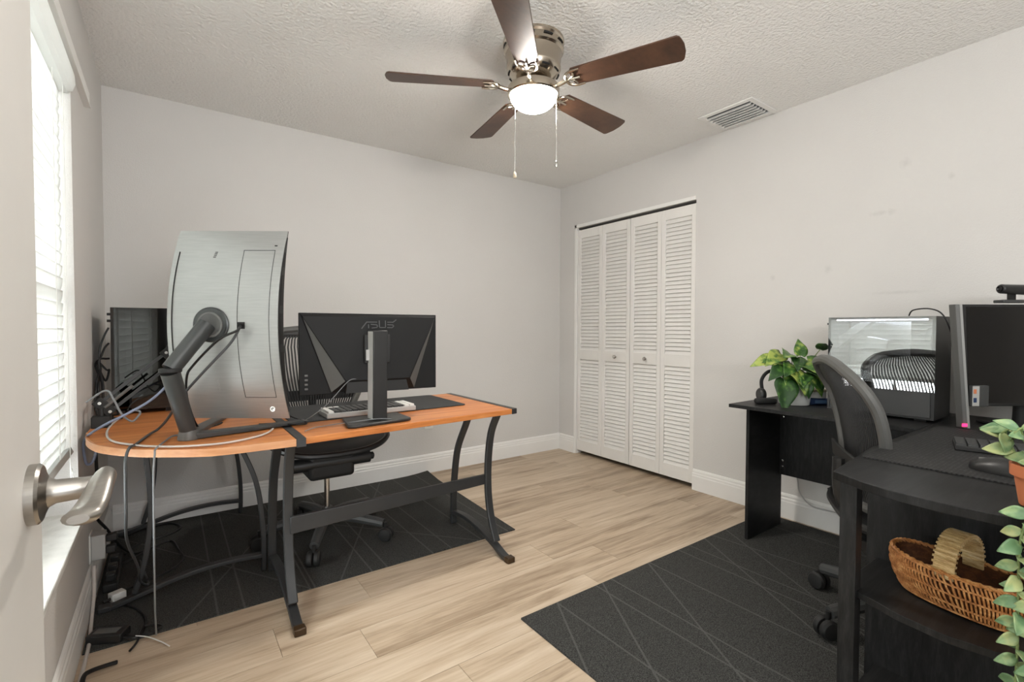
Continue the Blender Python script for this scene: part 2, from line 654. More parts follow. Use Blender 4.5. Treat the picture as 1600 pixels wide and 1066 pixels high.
def baseboard(name, p0, p1, nrm, label):
    n_ = Vector(nrm)
    rg = [[Vector(p) + n_ * (o + 0.0005) + Vector((0, 0, z + 0.0005)) for o, z in BP] for p in (p0, p1)]
    return struct(MB().rings(rg).build(name, 'white_trim', smooth=20), label)


baseboard('baseboard_back', (XL + 0.017, YB, 0), (XR - 0.001, YB, 0), (0, -1, 0), 'white baseboard along the back wall')
baseboard('baseboard_right', (XR, CY1 + 0.002, 0), (XR, YB - 0.018, 0), (-1, 0, 0), 'short white baseboard between closet and corner')
baseboard('baseboard_right_near', (XR, YN, 0), (XR, CY0 - 0.002, 0), (-1, 0, 0), 'white baseboard behind the black desk')
baseboard('baseboard_left', (XL, YN, 0), (XL, YB - 0.018, 0), (1, 0, 0), 'white baseboard under the window')

# closet trim, header track
t = MB().bx(XR - 0.008, XR + 0.06, CY1 - 0.012, CY1 + 0.014, 0, CZ + 0.028).bx(XR - 0.008, XR + 0.06, CY0 - 0.0, CY1 + 0.014, CZ, CZ + 0.028)
struct(t.build('trim_1', 'white_trim', bevel=0.002), 'thin white trim around the closet opening')
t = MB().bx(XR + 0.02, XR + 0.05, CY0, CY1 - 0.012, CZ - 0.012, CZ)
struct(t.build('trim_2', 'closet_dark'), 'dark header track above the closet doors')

# bifold louvred leaves
LEAF = [(3.198, 2.901), (2.8985, 2.598), (2.591, 2.2985), (2.296, 2.008)]
slat_src = None
DX0, DX1 = XR + 0.004, XR + 0.030
NAMES = ['leaf nearest the room corner', 'leaf left of the centre gap, with knob', 'leaf right of the centre gap, with knob', 'leaf nearest the black desk']
for i, (ya, yb) in enumerate(LEAF):
    st = 0.034
    z0, z1 = 0.035, 2.012
    d = MB()
    d.bx(DX0, DX1, yb, yb + st, z0, z1).bx(DX0, DX1, ya - st, ya, z0, z1)
    for za, zb in ((z0, 0.130), (0.857, 0.945), (1.937, z1)):
        d.bx(DX0, DX1, yb + st, ya - st, za, zb)
    leaf = struct(d.build('door_%d' % (i + 2), 'white_door', loc=(XR, (ya + yb) / 2, 0), bevel=0.0015), 'white louvred bifold closet door ' + NAMES[i])
    wl = (ya - yb) - 2 * st + 0.004
    for za, zb in ((0.130, 0.857), (0.945, 1.937)):
        ns = round((zb - za) / 0.030)
        for s in range(ns):
            zc = za + (s + 0.5) * (zb - za) / ns
            if slat_src is None:
                a = math.radians(26)
                sm = MB().obox((0, 0, 0), (0, 0.5, 0), Vector((math.sin(a), 0, math.cos(a))) * 0.0185, Vector((math.cos(a), 0, -math.sin(a))) * 0.0028)
                slat_src = sm.build('slat', 'white_door', leaf, local=True, smooth=0)
                o = slat_src
            else:
                o = slat_src.copy()
                COL.objects.link(o)
                o.parent = leaf
            o.location = (0.019, 0, zc)
            o.scale = (1, wl, 1)
    if i in (1, 2):
        ky = 2.736 if i == 1 else 2.429
        MB().lathe([(0.006, 0), (0.006, 0.012), (0.014, 0.016), (0.016, 0.022), (0.013, 0.028), (0.004, 0.030)], (DX0, ky, 0.9), 20, (-1, 0, 0)).build('knob', 'chrome', leaf, label='small round satin metal knob')

# near door (open, at the left edge)
DXF = -0.128
dm = MB().bx(DXF - 0.036, DXF, 0.035, 0.815, 0.01, 2.03)
door = struct(dm.build('door_1', 'near_door', loc=(DXF, 0.035, 0), bevel=0.002), 'white interior door standing open beside the window')
hz, hy = 0.942, 0.754
rs = MB().lathe([(0.034, 0), (0.034, 0.008), (0.031, 0.011), (0.029, 0.011), (0.017, 0.016), (0.0135, 0.022), (0.0125, 0.045)], (DXF, hy, hz), 36, (1, 0, 0))
rose = rs.build('handle', 'satin_nickel', door, label='brushed nickel door lever')
lv = MB()
lv.cyl((DXF + 0.043, hy, hz), (DXF + 0.066, hy, hz), 0.0125, 0.0125, 24)
lv.build('neck', 'satin_nickel', rose)
lv = MB()
N = 14
rg = []
for i in range(N + 1):
    t = i / N
    yy = hy + 0.016 - t * 0.100
    xx = DXF + 0.066 - 0.016 * t + 0.003 * math.sin(t * PI)
    zz = hz + 0.007 - 0.013 * t - 0.006 * t * t + 0.004 * math.sin(t * PI * 2)
    hh = 0.0125 * (1 - 0.30 * t) * (0.55 if i in (0, N) else 1)
    ww = (0.010 + 0.007 * t) * (0.55 if i in (0, N) else 1)
    rg.append([Vector((xx + ww * math.cos(a), yy, zz + hh * math.sin(a))) for a in [2 * PI * j / 16 for j in range(16)]])
lv.rings(rg).build('lever', 'satin_nickel', rose)
MB().bx(DXF - 0.027, DXF - 0.009, 0.8145, 0.8165, hz - 0.03, hz + 0.03).build('latch_plate', 'satin_nickel', door)

# window
wn = MB()
fx0, fx1 = XL - 0.145, XL - 0.095
wn.bx(fx0, fx1, WY0, WY0 + 0.05, WZ0, WZ1).bx(fx0, fx1, WY1 - 0.05, WY1, WZ0, WZ1).bx(fx0, fx1, WY0 + 0.05, WY1 - 0.05, WZ0, WZ0 + 0.05).bx(fx0, fx1, WY0 + 0.05, WY1 - 0.05, WZ1 - 0.05, WZ1)
wn.bx(fx0, fx1, WY0 + 0.05, WY1 - 0.05, 1.22, 1.27)
win = struct(wn.build('window_1', 'white_trim', loc=(XL - 0.12, (WY0 + WY1) / 2, WZ0)), 'white framed window behind closed blinds')
for za, zb in ((WZ0 + 0.05, 1.22), (1.27, WZ1 - 0.05)):
    MB().bx(XL - 0.123, XL - 0.119, WY0 + 0.05, WY1 - 0.05, za, zb).build('pane', 'clear_glass', win, smooth=0)
    for q in (1, 2, 3):
        yy = WY0 + 0.05 + q * (WY1 - WY0 - 0.1) / 4
        MB().bx(XL - 0.13, XL - 0.112, yy - 0.009, yy + 0.009, za, zb).build('muntin', 'white_trim', win, smooth=0)
    zc = (za + zb) / 2
    MB().bx(XL - 0.13, XL - 0.112, WY0 + 0.05, WY1 - 0.05, zc - 0.009, zc + 0.009).build('muntin', 'white_trim', win, smooth=0)
struct(MB().bx(XL - 0.095, XL + 0.024, WY0 - 0.06, WY1 + 0.07, WZ0 - 0.02, WZ0).build('trim_3', 'sill_marble', bevel=0.003), 'pale marble window sill')

# blinds
bl = thing('window_blind', 'white faux-wood horizontal blind closed over the window', 'blind', (XL - 0.035, (WY0 + WY1) / 2, WZ1))
bxm = XL - 0.036
hv = MB()
prof = [(-0.02, 0), (0.040, 0), (0.050, -0.012), (0.052, -0.045), (0.044, -0.070), (0.030, -0.080), (-0.02, -0.080)]
hv.rings([[Vector((bxm + a, y, WZ1 - 0.004 + b)) for a, b in prof] for y in (WY0 + 0.01, WY1 - 0.012)])
hv.build('valance', 'blind_vinyl', bl, bevel=0.003)
pitch = 0.0445
zz = WZ1 - 0.105
src = None
kk = 0
while zz > 0.66:
    if src is None:
        a = math.radians(80)
        gr = []
        for i in range(5):
            s = -0.025 + 0.05 * i / 4
            bow = 0.0025 * (1 - (s / 0.025) ** 2)
            gr.append([Vector((s * math.cos(a) + bow * math.sin(a), y, s * math.sin(a) - bow * math.cos(a))) for y in (WY0 + 0.018, WY1 - 0.018)])
        src = MB().sheet([[p + Vector((bxm, 0, zz)) for p in r] for r in gr], 0.0025, (math.sin(a), 0, -math.cos(a))).build('slat', 'blind_vinyl', bl, smooth=50)
        z_first = zz
    else:
        c = src.copy()
        COL.objects.link(c)
        c.location = (0, 0, zz - z_first)
    zz -= pitch
    kk += 1
MB().obox((bxm, (WY0 + WY1) / 2, zz + 0.018), (0.024, 0, 0.010), (0, (WY1 - WY0) / 2 - 0.018, 0), Vector((-0.004, 0, 0.0095))).build('bottom_rail', 'light_grey_plastic', bl, bevel=0.002)
for y in (WY1 - 0.22, WY1 - 0.62, WY0 + 0.25):
    MB().tube([(bxm + 0.018, y, WZ1 - 0.06), (bxm + 0.018, y, zz + 0.02)], 0.0016, 6, 0).build('ladder_cord', 'white_plastic', bl)
MB().tube([(bxm + 0.03, WY1 - 0.12, WZ1 - 0.06), (bxm + 0.03, WY1 - 0.12, 0.72), (bxm + 0.034, WY1 - 0.118, 0.64), (bxm + 0.036, WY1 - 0.10, 0.585)], 0.0014, 6, 5).build('pull_cord', 'white_plastic', bl)

# flat rail fixed to the wall above the window
rl = MB().bx(XL, XL + 0.022, 0.35, 2.73, 2.062, 2.068).bx(XL, XL + 0.018, 0.35, 2.73, 2.068, 2.124)
tag(rl.build('curtain_rail', 'white_trim', loc=(XL, 1.5, 2.058)), 'flat white rail on the wall above the window blind', 'rail')

# ------------------------------------------------------------------ ceiling fan
FX, FY = 1.38, 1.763
fan = thing('ceiling_fan', 'brushed nickel ceiling fan with five walnut blades and lit globe', 'ceiling fan', (FX, FY, H))
MB().lathe([(0.139, H - 0.0005), (0.139, H - 0.012), (0.133, H - 0.02), (0.133, H - 0.034), (0.137, H - 0.04), (0.137, H - 0.05), (0.128, H - 0.058), (0.122, H - 0.11),
            (0.124, H - 0.118), (0.124, H - 0.128), (0.112, H - 0.150), (0.085, H - 0.172), (0.06, H - 0.18)], (FX, FY, 0), 56).build('housing', 'fan_nickel', fan)
for i in range(10):
    a = 2 * PI * i / 10 + 0.15
    for r, z, w_, tilt in ((0.1345, H - 0.027, 0.022, 0), (0.114, H - 0.148, 0.020, 0.6)):
        pts = [Vector((FX + r * math.cos(a + b), FY + r * math.sin(a + b), z)) for b in (-0.16, -0.08, 0, 0.08, 0.16)]
        MB().tube(pts, 0.0042, 6, 0).build('vent_slot', 'slot_dark', fan)
MB().lathe([(0.05, 2.262), (0.062, 2.256), (0.062, 2.236), (0.045, 2.232), (0.04, 2.215), (0.09, 2.212), (0.117, 2.204), (0.119, 2.196), (0.119, 2.172), (0.113, 2.166), (0.10, 2.168)], (FX, FY, 0.028), 56).build('light_fitter', 'fan_nickel', fan)
prof = [(0.106, 2.176)] + [(0.107 * math.cos(t), 2.170 - 0.070 * math.sin(t)) for t in [i * PI / 2 / 12 for i in range(13)]]
MB().lathe(prof, (FX, FY, 0.028), 48).build('globe', 'lit_globe', fan, label='glowing frosted glass bowl')
zb = 2.236
for i in range(5):
    a = math.radians(8 + 72 * i)
    d = Vector((math.cos(a), math.sin(a), 0))
    s = Vector((-math.sin(a), math.cos(a), 0))
    tilt = 0.21
    sv = s * math.cos(tilt) + Vector((0, 0, -math.sin(tilt)))
    nv = d.cross(sv)
    c0 = Vector((FX, FY, zb))
    out = []
    r0, r1 = 0.185, 0.655
    for t in [j / 8 for j in range(9)]:
        ang = PI / 2 * (1 - t)
        pass
    w0, w1 = 0.052, 0.070
    poly = [(r0 + 0.012, -w0), (r0, -w0 + 0.016), (r0, w0 - 0.016), (r0 + 0.012, w0)]
    tipo = [(r1 - 0.016, w1), (r1 - 0.006, w1 - 0.008), (r1 - 0.001, w1 - 0.022), (r1 + 0.006, w1 * 0.3), (r1 + 0.006, -w1 * 0.3), (r1 - 0.001, -w1 + 0.022), (r1 - 0.006, -w1 + 0.008), (r1 - 0.016, -w1)]
    pp = [c0 + d * x + sv * y for x, y in poly + tipo]
    bld = MB().prism(pp, nv * 0.006).build('blade', 'walnut_blade', fan, bevel=0.001, seg=1)
    ar = MB()
    ar.tube([c0 + d * 0.055 + Vector((0, 0, 0.0)), c0 + d * 0.09 + Vector((0, 0, -0.018)), c0 + d * 0.13 + Vector((0, 0, -0.016)), c0 + d * 0.165 + Vector((0, 0, -0.006))], 0.0095, 8, 5)
    for sg in (-1, 1):
        ar.tube([c0 + d * 0.16 - nv * 0.006, c0 + d * 0.168 + sv * 0.028 * sg - nv * 0.006, c0 + d * 0.195 + sv * 0.044 * sg - nv * 0.006, c0 + d * 0.235 + sv * 0.046 * sg - nv * 0.005], lambda t: 0.0085 - 0.004 * t, 8, 5)
        ar.tube([c0 + d * 0.165 - nv * 0.006, c0 + d * 0.195 + sv * 0.012 * sg - nv * 0.006, c0 + d * 0.205 + sv * 0.034 * sg - nv * 0.006], 0.0042, 6, 4)
    ar.tube([c0 + d * 0.16 - nv * 0.006, c0 + d * 0.225 - nv * 0.006], 0.005, 6, 0)
    ar.build('blade_arm', 'fan_nickel', bld)
for x, y, z, m_ in ((1.295, 1.79, 1.815, 'beige_card'), (1.435, 1.665, 1.858, 'chrome')):
    ch = MB().tube([(FX + (x - FX) * 0.98, FY + (y - FY) * 0.98, 2.18), (x, y, 2.1), (x, y, z + 0.03)], 0.0019, 6, 4).build('pull_chain', 'chrome', fan)
    MB().lathe([(0.002, 0.03), (0.006, 0.022), (0.0085, 0.010), (0.006, 0.001), (0.002, 0)], (x, y, z), 14).build('pendant', m_, ch)

# ceiling vent
vt = thing('ceiling_vent', 'white slatted air vent in the ceiling beside the right wall', 'vent', (2.83, 1.62, H))
vx0, vx1, vy0, vy1 = 2.69, 2.985, 1.445, 1.79
v = MB()
b = 0.034
for q in ((vx0, vx1, vy0, vy0 + b), (vx0, vx1, vy1 - b, vy1), (vx0, vx0 + b, vy0 + b, vy1 - b), (vx1 - b, vx1, vy0 + b, vy1 - b)):
    v.bx(*q, H - 0.008, H - 0.0005)
v.build('frame', 'white_trim', vt, bevel=0.003)
MB().bx(vx0 + b, vx1 - b, vy0 + b, vy1 - b, H - 0.002, H - 0.0006).build('backing', 'dark_grey_plastic', vt)
for i in range(7):
    x = vx0 + b + 0.016 + i * (vx1 - vx0 - 2 * b - 0.032) / 6
    MB().obox((x, (vy0 + vy1) / 2, H - 0.013), (0.0055, 0, 0.0075), (0, (vy1 - vy0) / 2 - b, 0), Vector((-0.0012, 0, 0.0009))).build('slat', 'white_trim', vt, smooth=0)

# ------------------------------------------------------------------ rugs
V = lambda x: ((x, 0), (x, 3))
R1C = (0.665, 2.79)
rugmat('rug_left', [V(.15), V(.242), V(.49), V(.51), V(.76), V(.832), V(1.07), V(1.172), V(1.351), V(1.527),
                    ((.274, 2.666), (.367, 2.844)), ((1.024, 2.518), (1.202, 2.314)), ((.267, 2.528), (.381, 2.35)), ((.84, 2.601), (.902, 2.721))], *R1C)
rg_ = MB()
xs = [XL + 0.02 + (1.575 - XL - 0.02) * i / 24 for i in range(25)]
gr = []
for j in range(13):
    y = 2.185 + (3.418 - 2.185) * j / 12
    row = []
    for i, x in enumerate(xs):
        xx = x + (y - 2.185) * 0.055 * max(0, (x - 0.9) / 0.7)
        z = 0.006 + (0.016 * max(0, (x - 1.35) / 0.22) ** 2 * max(0, (y - 3.2) / 0.22))
        row.append(Vector((xx, y - 0.02 * (1 if j == 0 else 0) * (x / 1.6), z)))
    gr.append(row)
rg_.sheet(gr, 0.0055, (0, 0, -1))
tag(rg_.build('rug', 'rug_left', loc=(R1C[0], R1C[1], 0)), 'charcoal rug with thin pale lines under the orange-topped desk', 'rug')
R2C = (2.0, 0.87)
rugmat('rug_right', [V(1.288), V(1.513), V(1.61), V(1.874), V(2.102), V(2.192), ((2.403, 1.48), (2.461, .994)), V(2.80),
                     ((1.293, 1.484), (1.134, 1.171)), ((1.546, 1.463), (1.274, .975)), ((1.87, 1.486), (1.535, .886)), ((2.328, 1.47), (2.149, 1.145)), ((2.532, 1.471), (2.181, .855))], *R2C)
tag(MB().bx(1.105, 2.965, 0.24, 1.478, 0.0005, 0.0075).build('rug', 'rug_right', loc=(R2C[0], R2C[1], 0)), 'charcoal rug with crossing pale lines under the black desk', 'rug')

# ------------------------------------------------------------------ left desk
T = 0.735
TH = 0.025
dk = thing('corner_desk', 'corner desk with cherry-coloured tops and curved black metal legs', 'desk', (0.6, 2.2, 0))
MB().prism([(0.405, 1.848, T), (1.378, 1.922, T), (1.380, 2.608, T), (0.405, 2.600, T)], (0, 0, -TH)).build('tabletop', 'cherry_top', dk, bevel=0.002)
MB().prism([(1.379, 1.920, T + 0.001), (1.410, 1.925, T + 0.001), (1.410, 2.612, T + 0.001), (1.379, 2.612, T + 0.001)], (0, 0, -TH - 0.002)).build('end_strip', 'black_metal', dk, bevel=0.002)
pl = [(0.370, 1.834), (0.243, 1.838), (0.131, 1.845), (0.062, 1.874), (-0.006, 1.918), (-0.073, 1.966), (-0.143, 2.043), (-0.199, 2.136), (-0.237, 2.27), (-0.250, 2.40), (-0.250, 3.36), (0.370, 3.36)]
MB().prism([(x, y, T) for x, y in pl], (0, 0, -TH + 0.005)).build('return_top', 'cherry_top', dk, bevel=0.002)
eg = MB()
edge = [Vector((x, y, T - 0.0125)) for x, y in pl[:10]]
eg.bar(crom(edge, 4), 0.0252, 0.003, (0, 0, 1), 0)
eg.build('edge_band', 'cherry_edge', dk)
MB().bx(0.3715, 0.4035, 1.838, 2.60, T - 0.02, T + 0.0015).build('centre_strip', 'black_metal', dk, bevel=0.002)
MB().bx(0.3715, 0.4035, 1.835, 1.838, T - 0.03, T + 0.0015).build('strip_lip', 'black_metal', dk)
SX = (1, 0, 0)
for X, hi in ((1.335, 0.707), (0.385, 0.713)):
    front = [(X, 1.985, hi), (X, 2.045, 0.60), (X, 2.072, 0.45), (X, 2.072, 0.30), (X, 2.045, 0.17), (X, 1.992, 0.06)]
    back = [(X, 2.235, hi), (X, 2.300, 0.60), (X, 2.390, 0.45), (X, 2.428, 0.28), (X, 2.440, 0.14), (X, 2.440, 0.008)]
    MB().bar(front, 0.036, 0.020, SX).build('leg', 'black_metal', dk, bevel=0.004)
    MB().bar(back, 0.036, 0.020, SX).build('leg', 'black_metal', dk, bevel=0.004)
    MB().bar([(X, 2.432, 0.075), (X, 2.30, 0.088), (X, 2.15, 0.075), (X, 2.02, 0.045), (X, 1.93, 0.016), (X, 1.882, 0.012)], 0.036, 0.020, SX).build('foot_bar', 'black_metal', dk, bevel=0.003)
    MB().bx(X - 0.021, X + 0.021, 1.862, 1.898, 0.0005, 0.028).build('foot', 'floor_reflect_foot', dk, bevel=0.004)
    MB().bx(X - 0.018, X + 0.018, 1.96, 2.30, hi - 0.004, hi + 0.001).build('top_rail', 'black_metal', dk)
MB().prism([(0.39, 2.055, 0.378), (1.33, 2.075, 0.382), (1.33, 2.075, 0.332), (0.39, 2.055, 0.308)], (0, 0.018, 0)).build('crossbar', 'black_metal', dk, bevel=0.003)
# return legs
SY = (0, 1, 0)
for Y, h0 in ((2.47, 0.0), (3.33, 0.0)):
    MB().bar([(0.20, Y, 0.715), (0.26, Y, 0.60), (0.325, Y, 0.42), (0.352, Y, 0.2), (0.352, Y, 0.008)], 0.034, 0.020, SY).build('leg', 'black_metal', dk, bevel=0.003)
    MB().bar([(-0.09, Y, 0.715), (-0.075, Y, 0.6), (-0.062, Y, 0.40), (-0.08, Y, 0.2), (-0.12, Y, 0.05)], 0.034, 0.020, SY).build('leg', 'black_metal', dk, bevel=0.003)
    MB().bar([(0.345, Y, 0.08), (0.20, Y, 0.088), (0.05, Y, 0.075), (-0.1, Y, 0.04), (-0.2, Y, 0.014)], 0.034, 0.018, SY).build('foot_bar', 'black_metal', dk, bevel=0.003)
    MB().bx(-0.235, -0.195, Y - 0.02, Y + 0.02, 0.0075, 0.028).build('foot', 'black_metal', dk, bevel=0.003)

# desk mat, keyboard
dmx = MB()
pts = []
for (cx_, cy_, a0) in ((1.235, 2.175, -90), (1.235, 2.56, 0), (0.435, 2.56, 90), (0.435, 2.15, 180)):
    for q in range(5):
        a = math.radians(a0 + q * 22.5)
        pts.append((cx_ + 0.02 * math.cos(a), cy_ + 0.02 * math.sin(a), T + 0.0016))
tag(dmx.prism(pts, (0, 0, 0.0034)).build('desk_mat', 'desk_mat', loc=(0.83, 2.35, T + 0.0016)), 'dark grey desk mat under the keyboard on the orange desk', 'desk mat')

kb = thing('keyboard', 'light grey keyboard lying on the dark mat behind the monitor stand', 'keyboard', (0.76, 2.20, T + 0.005))
MB().bx(0.555, 0.965, 2.135, 2.275, T + 0.0052, T + 0.028).build('case', 'light_grey_plastic', kb, bevel=0.004)
key = None
for r in range(5):
    for c in range(15):
        x, y = 0.573 + c * 0.0267, 2.152 + r * 0.0265
        nm = 'white_plastic' if (c in (0, 14) or r == 4) and c < 3 or c > 12 else 'dark_grey_plastic'
        MB().obox((x, y, T + 0.032), (0.0115, 0, 0), (0, 0.0115, 0), (0, 0, 0.0045)).build('key', nm, kb, bevel=0.0015, seg=1)

# ------------------------------------------------------------------ curved monitor (portrait, seen from behind)
Fh = Vector((math.sin(yaw), math.cos(yaw), 0))      # screen normal direction (away from viewer)
mr = Vector((Fh.y, -Fh.x, 0))
NB = -Fh
mc = Vector((0.215, 2.110, 0))
hw = 0.203
zb0, zt0 = 0.786, 1.498
cm = thing('curved_monitor', 'large curved monitor turned upright, grey back towards the room', 'monitor', (0.12, 2.1, T))


def mpt(u, t, s):
    return mc + mr * u + NB * s + Vector((0, 0, zb0 + (zt0 - zb0) * t))


def fs(t):
    return 0.050 * (1 - (2 * t - 1) ** 2)


def bs(t):
    return 0.006 + 0.088 * (1 - (2 * t - 1) ** 2)


N = 28
g1 = [[mpt(-hw + 2 * hw * j / 6, i / N, fs(i / N)) for j in range(7)] for i in range(N + 1)]
MB().sheet(g1, 0.003, -NB).build('screen_panel', 'screen', cm)
rgs = []
for i in range(N + 1):
    t = i / N
    f_, b_ = fs(t), bs(t)
    m_ = f_ + (b_ - f_) * 0.78
    rgs.append([mpt(-hw, t, f_ + 0.0005), mpt(-hw, t, m_), mpt(-hw + 0.022, t, b_), mpt(hw - 0.012, t, b_), mpt(hw, t, b_ - 0.004), mpt(hw, t, f_ + 0.0005)])
MB().rings(rgs).build('shell', 'monitor_shell', cm, smooth=30)
# dark side edge with vents
sd = [[mpt(hw + 0.0008, i / N, fs(i / N) + (bs(i / N) - 0.006 - fs(i / N)) * j) for j in (0.0, 1.0)] for i in range(1, N)]
MB().sheet(sd, 0.0015, mr).build('side_edge', 'matte_black', cm)
for ta, tb in ((0.60, 0.76), (0.40, 0.56), (0.80, 0.88), (0.2, 0.36)):
    q = [[mpt(hw + 0.003, ta + (tb - ta) * i / 6, fs(ta + (tb - ta) * i / 6) + (bs(ta + (tb - ta) * i / 6) - fs(ta + (tb - ta) * i / 6)) * j) for j in (0.2, 0.65)] for i in range(7)]
    MB().sheet(q, 0.001, mr).build('side_vent', 'slot_dark', cm)


def line_on(us, ts, r, name, material):
    MB().tube([mpt(u, t, bs(t) + 0.0004) for u, t in zip(us, ts)], r, 6, 4).build(name, material, cm)


n_ = 9
ts = [0.12 + 0.77 * i / n_ for i in range(n_ + 1)]
line_on([-hw + 0.024] * (n_ + 1), [0.03 + 0.85 * i / n_ for i in range(n_ + 1)], 0.0022, 'seam', 'slot_dark')
line_on([0.058] * (n_ + 1), ts, 0.0010, 'cover_seam', 'matte_black')
line_on([hw - 0.030] * (n_ + 1), ts, 0.0010, 'cover_seam', 'matte_black')
line_on([0.058, hw - 0.030], [ts[0]] * 2, 0.0010, 'cover_seam', 'matte_black')
line_on([0.058, hw - 0.030], [ts[-1]] * 2, 0.0010, 'cover_seam', 'matte_black')
ctr = mpt(-0.035, 0.5, bs(0.5))
MB().lathe([(0.064, -0.004), (0.064, 0.005), (0.060, 0.008), (0.056, 0.006), (0.050, 0.006)], ctr, 40, NB).build('mount_ring', 'monitor_arm', cm)
MB().lathe([(0.046, 0.002), (0.046, 0.012), (0.040, 0.014), (0.034, 0.010)], ctr, 36, NB).build('mount_collar', 'mid_grey_plastic', cm)
hinge = Vector((0.008, 1.988, 0.992))
a0 = ctr + NB * 0.02 + mr * -0.004
MB().cyl(a0, hinge + Vector((0, 0, -0.002)), 0.030, 0.028, 28).build('neck', 'monitor_arm', cm)
MB().lathe([(0.031, 0.0), (0.0335, 0.003), (0.0335, 0.012), (0.030, 0.015)], hinge + Vector((0, 0, -0.012)), 28).build('hinge_collar', 'matte_black', cm)
low = Vector((0.058, 2.050, 0.762))
MB().cyl(hinge + Vector((0, 0, -0.012)), low, 0.029, 0.026, 28).build('lower_post', 'monitor_arm', cm)
MB().lathe([(0.033, T + 0.001), (0.034, T + 0.006), (0.028, T + 0.034)], (0.058, 2.050, 0), 24).build('foot', 'mid_grey_plastic', cm)
MB().bar([(0.062, 2.052, T + 0.012), (0.25, 2.085, T + 0.010), (0.47, 2.128, T + 0.0095)], 0.055, lambda t: 0.022 - 0.014 * t, (-0.19, 1, 0), 4).build('base_leg', 'monitor_arm', cm, bevel=0.003)
MB().bar([(0.062, 2.052, T + 0.012), (0.12, 2.25, T + 0.010), (0.20, 2.46, T + 0.008)], 0.05, lambda t: 0.022 - 0.014 * t, (1, -0.3, 0), 4).build('base_leg', 'monitor_arm', cm, bevel=0.003)
pc = mpt(0.072, 0.497, bs(0.497))
MB().obox(pc + NB * 0.0, mr * 0.014, (0, 0, 0.0125), NB * 0.0015).build('port_recess', 'slot_dark', cm, bevel=0.006)
jk = mpt(hw - 0.052, 0.055, bs(0.055))
MB().lathe([(0.010, -0.003), (0.010, 0.004), (0.006, 0.004), (0.005, 0.0)], jk, 20, NB).build('joystick', 'chrome', cm)
MB().obox(mpt(hw - 0.03, 0.915, bs(0.915)), mr * 0.005, (0, 0, 0.002), NB * 0.001).build('screw_hole', 'slot_dark', cm)
for u, t, sz in ((-0.045, 0.865, 0.020), (-0.030, 0.185, 0.020)):
    base = mpt(u, t, bs(t) + 0.0006)
    tn = (mpt(u, t + 0.02, bs(t + 0.02)) - mpt(u, t - 0.02, bs(t - 0.02))).normalized()
    nn = mr.cross(tn)
    if nn.dot(NB) < 0:
        nn = -nn
    M = Matrix((-tn, nn.cross(-tn), nn)).transposed().to_4x4()
    M.translation = base
    if t < 0.5:
        text_mesh('lettering', 'SAMSUNG', 0.011, 0.0004, 'light_grey_plastic', cm, M)
    else:
        for q in (-0.010, -0.003, 0.004, 0.010):
            MB().obox(base + tn * q + mr * (0.2 * q), mr * 0.0045, tn * 0.0022, nn * 0.0005).build('emblem', 'mid_grey_plastic', cm)

# ------------------------------------------------------------------ flat monitor seen from behind
am = thing('flat_monitor', 'black flat monitor on a pillar stand, back towards the room', 'monitor', (0.72, 1.99, T))
A, B = Vector((0.424, 2.040, 0)), Vector((0.998, 1.990, 0))
ar_ = (B - A).normalized()
an = Vector((ar_.y, -ar_.x, 0))        # towards the viewer
if an.y > 0:
    an = -an
W_ = (B - A).length
zA, zB = 0.862, 1.192


def apt(u, z, s):
    return A + ar_ * (u * W_) + an * s + Vector((0, 0, z))


MB().prism([apt(0, zA, -0.012), apt(1, zA, -0.012), apt(1, zB, -0.012), apt(0, zB, -0.012)], an * 0.012).build('panel', 'asus_shell', am, bevel=0.002)
MB().prism([apt(0.012, zA + 0.012, -0.0128), apt(0.988, zA + 0.012, -0.0128), apt(0.988, zB - 0.008, -0.0128), apt(0.012, zB - 0.008, -0.0128)], an * 0.0006).build('screen', 'screen', am)
bb = [apt(0.008, zB - 0.004, 0.0005), apt(0.992, zB - 0.004, 0.0005), apt(0.82, zA + 0.004, 0.0005), apt(0.205, zA + 0.004, 0.0005)]
tt = [apt(0.02, zB - 0.012, 0.014), apt(0.98, zB - 0.012, 0.014), apt(0.765, zA + 0.055, 0.036), apt(0.30, zA + 0.055, 0.036)]
MB().rings([bb, tt]).build('back_hump', 'asus_shell', am, bevel=0.0015)
MB().prism([apt(0.30, zA + 0.002, 0.0005), apt(0.76, zA + 0.002, 0.0005), apt(0.74, zA + 0.05, 0.0005), apt(0.31, zA + 0.05, 0.0005)], an * 0.030).build('connector_bay', 'matte_black', am)
pc_ = Vector((0.717, 1.968, 0))
pil = [pc_ + ar_ * a_ + an * b_ for a_, b_ in ((-0.038, -0.020), (0.034, -0.020), (0.034, 0.020), (-0.026, 0.024))]
fc = [pil[3] + (pil[0] - pil[3]) * q_ + (pil[3] - pil[1]).normalized() * 0.0004 for q_ in (0.08, 0.92)]
fo_ = Vector((-0.001, -0.0005, 0))
MB().rings([[fc[0] + Vector((0, 0, T + 0.02)), fc[1] + Vector((0, 0, T + 0.02)), fc[1] + fo_ + Vector((0, 0, T + 0.02)), fc[0] + fo_ + Vector((0, 0, T + 0.02))], [p + an * 0.012 + Vector((0, 0, 1.118)) for p in (fc[0], fc[1], fc[1] + fo_, fc[0] + fo_)]]).build('lit_side', 'light_grey_plastic', am, smooth=0)  # pale strip: window light on the pillar's left side put into its colour
MB().rings([[p + Vector((0, 0, T + 0.014)) for p in pil], [pc_ + (p - pc_) * 1.0 + an * 0.012 + Vector((0, 0, 1.122)) for p in pil]]).build('pillar', 'black_plastic', am, bevel=0.003)
MB().obox(apt(0.52, 1.045, 0.036), ar_ * 0.055, (0, 0, 0.06), an * 0.006).build('mount_plate', 'matte_black', am, bevel=0.004)
